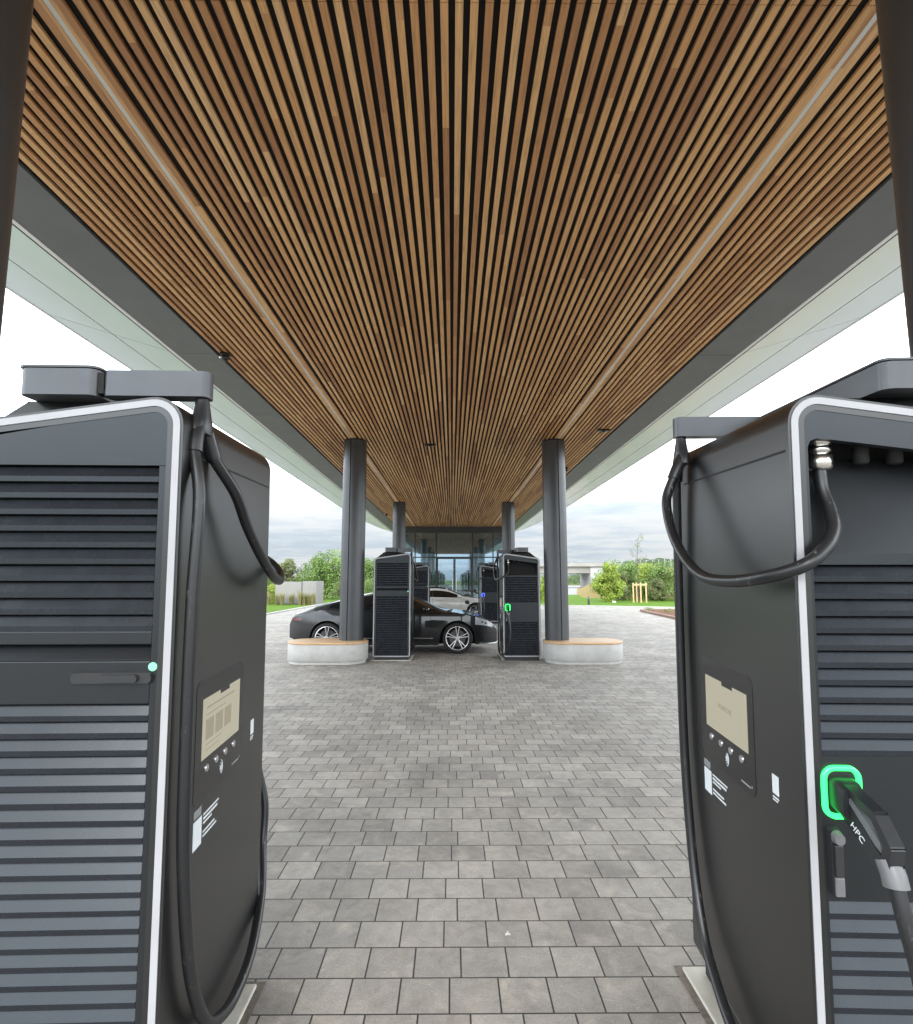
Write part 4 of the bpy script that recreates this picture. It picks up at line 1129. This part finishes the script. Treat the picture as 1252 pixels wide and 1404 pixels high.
# bollard and stone on the lawn edge
o = empty('bollard', (9.05,38.2,.04)); mb = MB(); mb.lathe([(.07,0),(.07,.50),(.05,.53)], 14); mb.build('post', M['latch'], o)
mb = MB(); mb.lathe([(.074,.40),(.074,.46)], 14); mb.build('lamp_band', M['label_grey'], o); tag(o, 'short black bollard on the grass verge below the bridge', 'bollard')
mb = MB(); mb.lathe([(.02,0),(.11,.02),(.13,.07),(.09,.14),(.02,.16)], 9, lambda a,b_,h:(a*1.2+.03*h,b_*.9,h)); tag(mb.build('boulder', M['stone'], None, 0, (11.4,40.6,.04)), 'small pale stone on the grass verge below the tall bright bush', 'stone')
mb = MB(); mb.add([(0,0,.003),(.012,.003,.005),(.024,.0,.004),(.021,.010,.008),(.015,.015,.006),(.012,.028,.010),(.006,.017,.006),(-.003,.012,.004)], [tuple(range(8))]); tag(mb.build('fallen_leaf', M['stone'], None, 0, (.25,2.86,.002)), 'tiny pale leaf lying on the pavers in the foreground', 'leaf')
# ground plants of the bed
mb = MB(); leafy(mb, [(10.4+.55*k+random.uniform(-.1,.1), 30.2-.25*k*random.random()-((k*7)%5)*.55, .10, .26,.26,.14) for k in range(13)], 2400, .09, 77, 0, .0)
o = mb.build('ground_cover', M['leaf_olive']); o['kind'] = 'stuff'

# bridge
Br = empty('road_bridge', (30,130,0))
mb = MB(); mb.prism([(-5.5,4.55),(5.5,4.55),(5.5,4.95),(-5.5,4.95)], lambda u,v,w:(w,u,v), -24, 14); mb.build('deck', M['concrete_far'], Br)
mb = MB(); mb.prism([(-4.6,3.15),(4.6,3.15),(5.0,4.55),(-5.0,4.55)], lambda u,v,w:(w,u,v), -24, .6); mb.build('girder', M['concrete_far'], Br)
for yy in (-5.7,5.3):
    mb = MB(); mb.box(-24,yy,4.6,14,yy+.4,5.35); mb.build('parapet', M['concrete_far'], Br)
for yy in (-5.6,5.4):
    mb = MB()
    for k in range(20): mb.box(-24+2*k,yy,5.35,-23.93+2*k,yy+.07,6.0)
    mb.box(-24,yy,5.96,14,yy+.07,6.02); mb.box(-24,yy,5.62,14,yy+.05,5.66)
    mb.build('railing', M['steel'], Br)
mb = MB(); mb.prism([(-.6,0),(6.5,0),(6.5,4.55),(-.6,4.55)], lambda u,v,w:(.6+u*.8,w,v), -5.2, 5.2); mb.build('abutment', M['concrete'], Br)
mb = MB(); mb.box(-19,-3.8,0,-18,3.8,3.15); mb.build('pier', M['concrete_far'], Br)
tag(Br, 'pale concrete road bridge crossing behind the right column and the bushes', 'bridge')
# noise barrier on the embankment
Nb = empty('noise_barrier', (32,98,0))
for k in range(24):
    mb = MB(); x = -5+1.05*k; mb.box(x-.06,-.06,2.6,x+.06,.06,5.15+.12*sin(k*.9)); mb.build('post', M['steel'], Nb)
mb = MB(); mb.box(-5,-.025,2.6,19.2,.025,3.4); mb.build('panel', M['wallpost'], Nb)
tag(Nb, 'row of grey barrier posts on top of the embankment beyond the bushes', 'noise barrier')
# dark sunken road bank below the bridge
sheet('road', [(6,62),(22,62),(30,125),(40,180),(0,180),(-4,125)], -.004, M['road'])
# far belt of trees along the horizon
mb = MB(); rb = random.Random(3)
leafy(mb, [(-150+6.2*k+rb.uniform(-2,2), 190+rb.uniform(-12,12), 2.0, 4.6,3.5,rb.uniform(2.0,4.2)) for k in range(55)], 16000, .9, 88, 0, .2)
o = mb.build('distant_wood', M['leaf_dark']); o['kind'] = 'stuff'

# ------------------------------------------------------------------ sky, sun
SUN_EL, SUN_ROT = radians(34), radians(196)
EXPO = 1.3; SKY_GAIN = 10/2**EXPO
w = bpy.data.worlds.new('World'); scene.world = w; w.use_nodes = True
nt = w.node_tree; nt.nodes.clear()
out = N(nt,'ShaderNodeOutputWorld'); bg = N(nt,'ShaderNodeBackground'); bg.inputs[1].default_value = .10
sky = N(nt,'ShaderNodeTexSky'); sky.sky_type = 'NISHITA'; sky.sun_disc = False; sky.sun_elevation = SUN_EL; sky.sun_rotation = SUN_ROT; sky.altitude = 200; sky.dust_density = 2.0
tc = N(nt,'ShaderNodeTexCoord'); nrm = N(nt,'ShaderNodeVectorMath', operation='NORMALIZE'); nt.links.new(tc.outputs['Generated'], nrm.inputs[0])
sep = N(nt,'ShaderNodeSeparateXYZ'); nt.links.new(nrm.outputs[0], sep.inputs[0])
# project the direction on a flat cloud deck so bands flatten towards the horizon
mx = N(nt,'ShaderNodeMath', operation='MAXIMUM'); nt.links.new(sep.outputs[2], mx.inputs[0]); mx.inputs[1].default_value = 0.0
ad = N(nt,'ShaderNodeMath', operation='ADD'); nt.links.new(mx.outputs[0], ad.inputs[0]); ad.inputs[1].default_value = .06
dv = N(nt,'ShaderNodeVectorMath', operation='DIVIDE'); nt.links.new(nrm.outputs[0], dv.inputs[0])
cb = N(nt,'ShaderNodeCombineXYZ')
for i in range(3): nt.links.new(ad.outputs[0], cb.inputs[i])
nt.links.new(cb.outputs[0], dv.inputs[1])
n1 = noise_tex(nt, dv.outputs[0], .55, 7, .6, .35); n2 = noise_tex(nt, dv.outputs[0], 1.9, 6, .6, .2)
mixn = N(nt,'ShaderNodeMath', operation='MULTIPLY_ADD'); nt.links.new(n2, mixn.inputs[0]); mixn.inputs[1].default_value=.34; 
sc_ = N(nt,'ShaderNodeMath', operation='MULTIPLY'); nt.links.new(n1, sc_.inputs[0]); sc_.inputs[1].default_value=.66; nt.links.new(sc_.outputs[0], mixn.inputs[2])
cl = N(nt,'ShaderNodeValToRGB'); e = cl.color_ramp.elements
for p_,c_ in ((.36,(.60,.70,.82)),(.46,(.74,.83,.915)),(.54,(.90,.95,.985)),(.64,(1.0,1.0,1.0))):
    if p_ == .36: el = e[0]; el.position = p_
    elif p_ == .64: el = e[-1]; el.position = p_
    else: el = e.new(p_)
    el.color = c_+(1,)
nt.links.new(mixn.outputs[0], cl.inputs[0])
# an overcast deck: grey blue banks low in front, white above; unseen sides and back boosted to light the canopy
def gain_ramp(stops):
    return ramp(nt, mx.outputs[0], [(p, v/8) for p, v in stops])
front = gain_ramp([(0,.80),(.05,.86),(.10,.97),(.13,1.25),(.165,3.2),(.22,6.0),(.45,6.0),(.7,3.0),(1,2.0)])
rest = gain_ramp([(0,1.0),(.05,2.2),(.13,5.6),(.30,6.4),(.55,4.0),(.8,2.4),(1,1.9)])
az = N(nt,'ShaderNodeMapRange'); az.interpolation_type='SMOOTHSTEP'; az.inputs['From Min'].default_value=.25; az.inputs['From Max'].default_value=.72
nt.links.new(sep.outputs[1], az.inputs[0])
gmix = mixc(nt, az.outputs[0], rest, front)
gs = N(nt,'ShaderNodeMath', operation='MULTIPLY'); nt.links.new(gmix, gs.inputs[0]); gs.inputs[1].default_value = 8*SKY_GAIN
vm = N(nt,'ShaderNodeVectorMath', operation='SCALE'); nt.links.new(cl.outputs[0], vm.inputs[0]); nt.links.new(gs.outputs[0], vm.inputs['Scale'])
fc = ramp(nt, mixn.outputs[0], [(.30,.80),(.42,.97)])
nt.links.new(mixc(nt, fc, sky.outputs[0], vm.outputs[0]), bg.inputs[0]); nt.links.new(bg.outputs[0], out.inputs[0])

sun = bpy.data.lights.new('sun','SUN'); sun.energy = 1.0; sun.angle = radians(24); sun.color = (1,.96,.90)
so = bpy.data.objects.new('sun', sun); COL.objects.link(so)
# Nishita: rotation is measured from +y towards +x
dvec = Vector((sin(SUN_ROT)*cos(SUN_EL), cos(SUN_ROT)*cos(SUN_EL), sin(SUN_EL)))
so.rotation_euler = dvec.to_track_quat('Z','Y').to_euler()

# ------------------------------------------------------------------ camera
cam = bpy.data.cameras.new('camera'); co = bpy.data.objects.new('camera', cam); COL.objects.link(co)
co.location = (0,0,H); co.rotation_euler = (radians(90+6.8), 0, radians(-.45))
cam.sensor_fit = 'HORIZONTAL'; cam.sensor_width = 36; cam.lens = 36*784/1252
cam.clip_start = .05; cam.clip_end = 6000
scene.camera = co
scene.view_settings.view_transform = 'Standard'; scene.view_settings.look = 'None'; scene.view_settings.gamma = 1
scene.view_settings.exposure = EXPO
scene.cycles.use_denoising = True; scene.cycles.max_bounces = 10; scene.cycles.diffuse_bounces = 6; scene.cycles.glossy_bounces = 6
scene.cycles.sample_clamp_indirect = 8
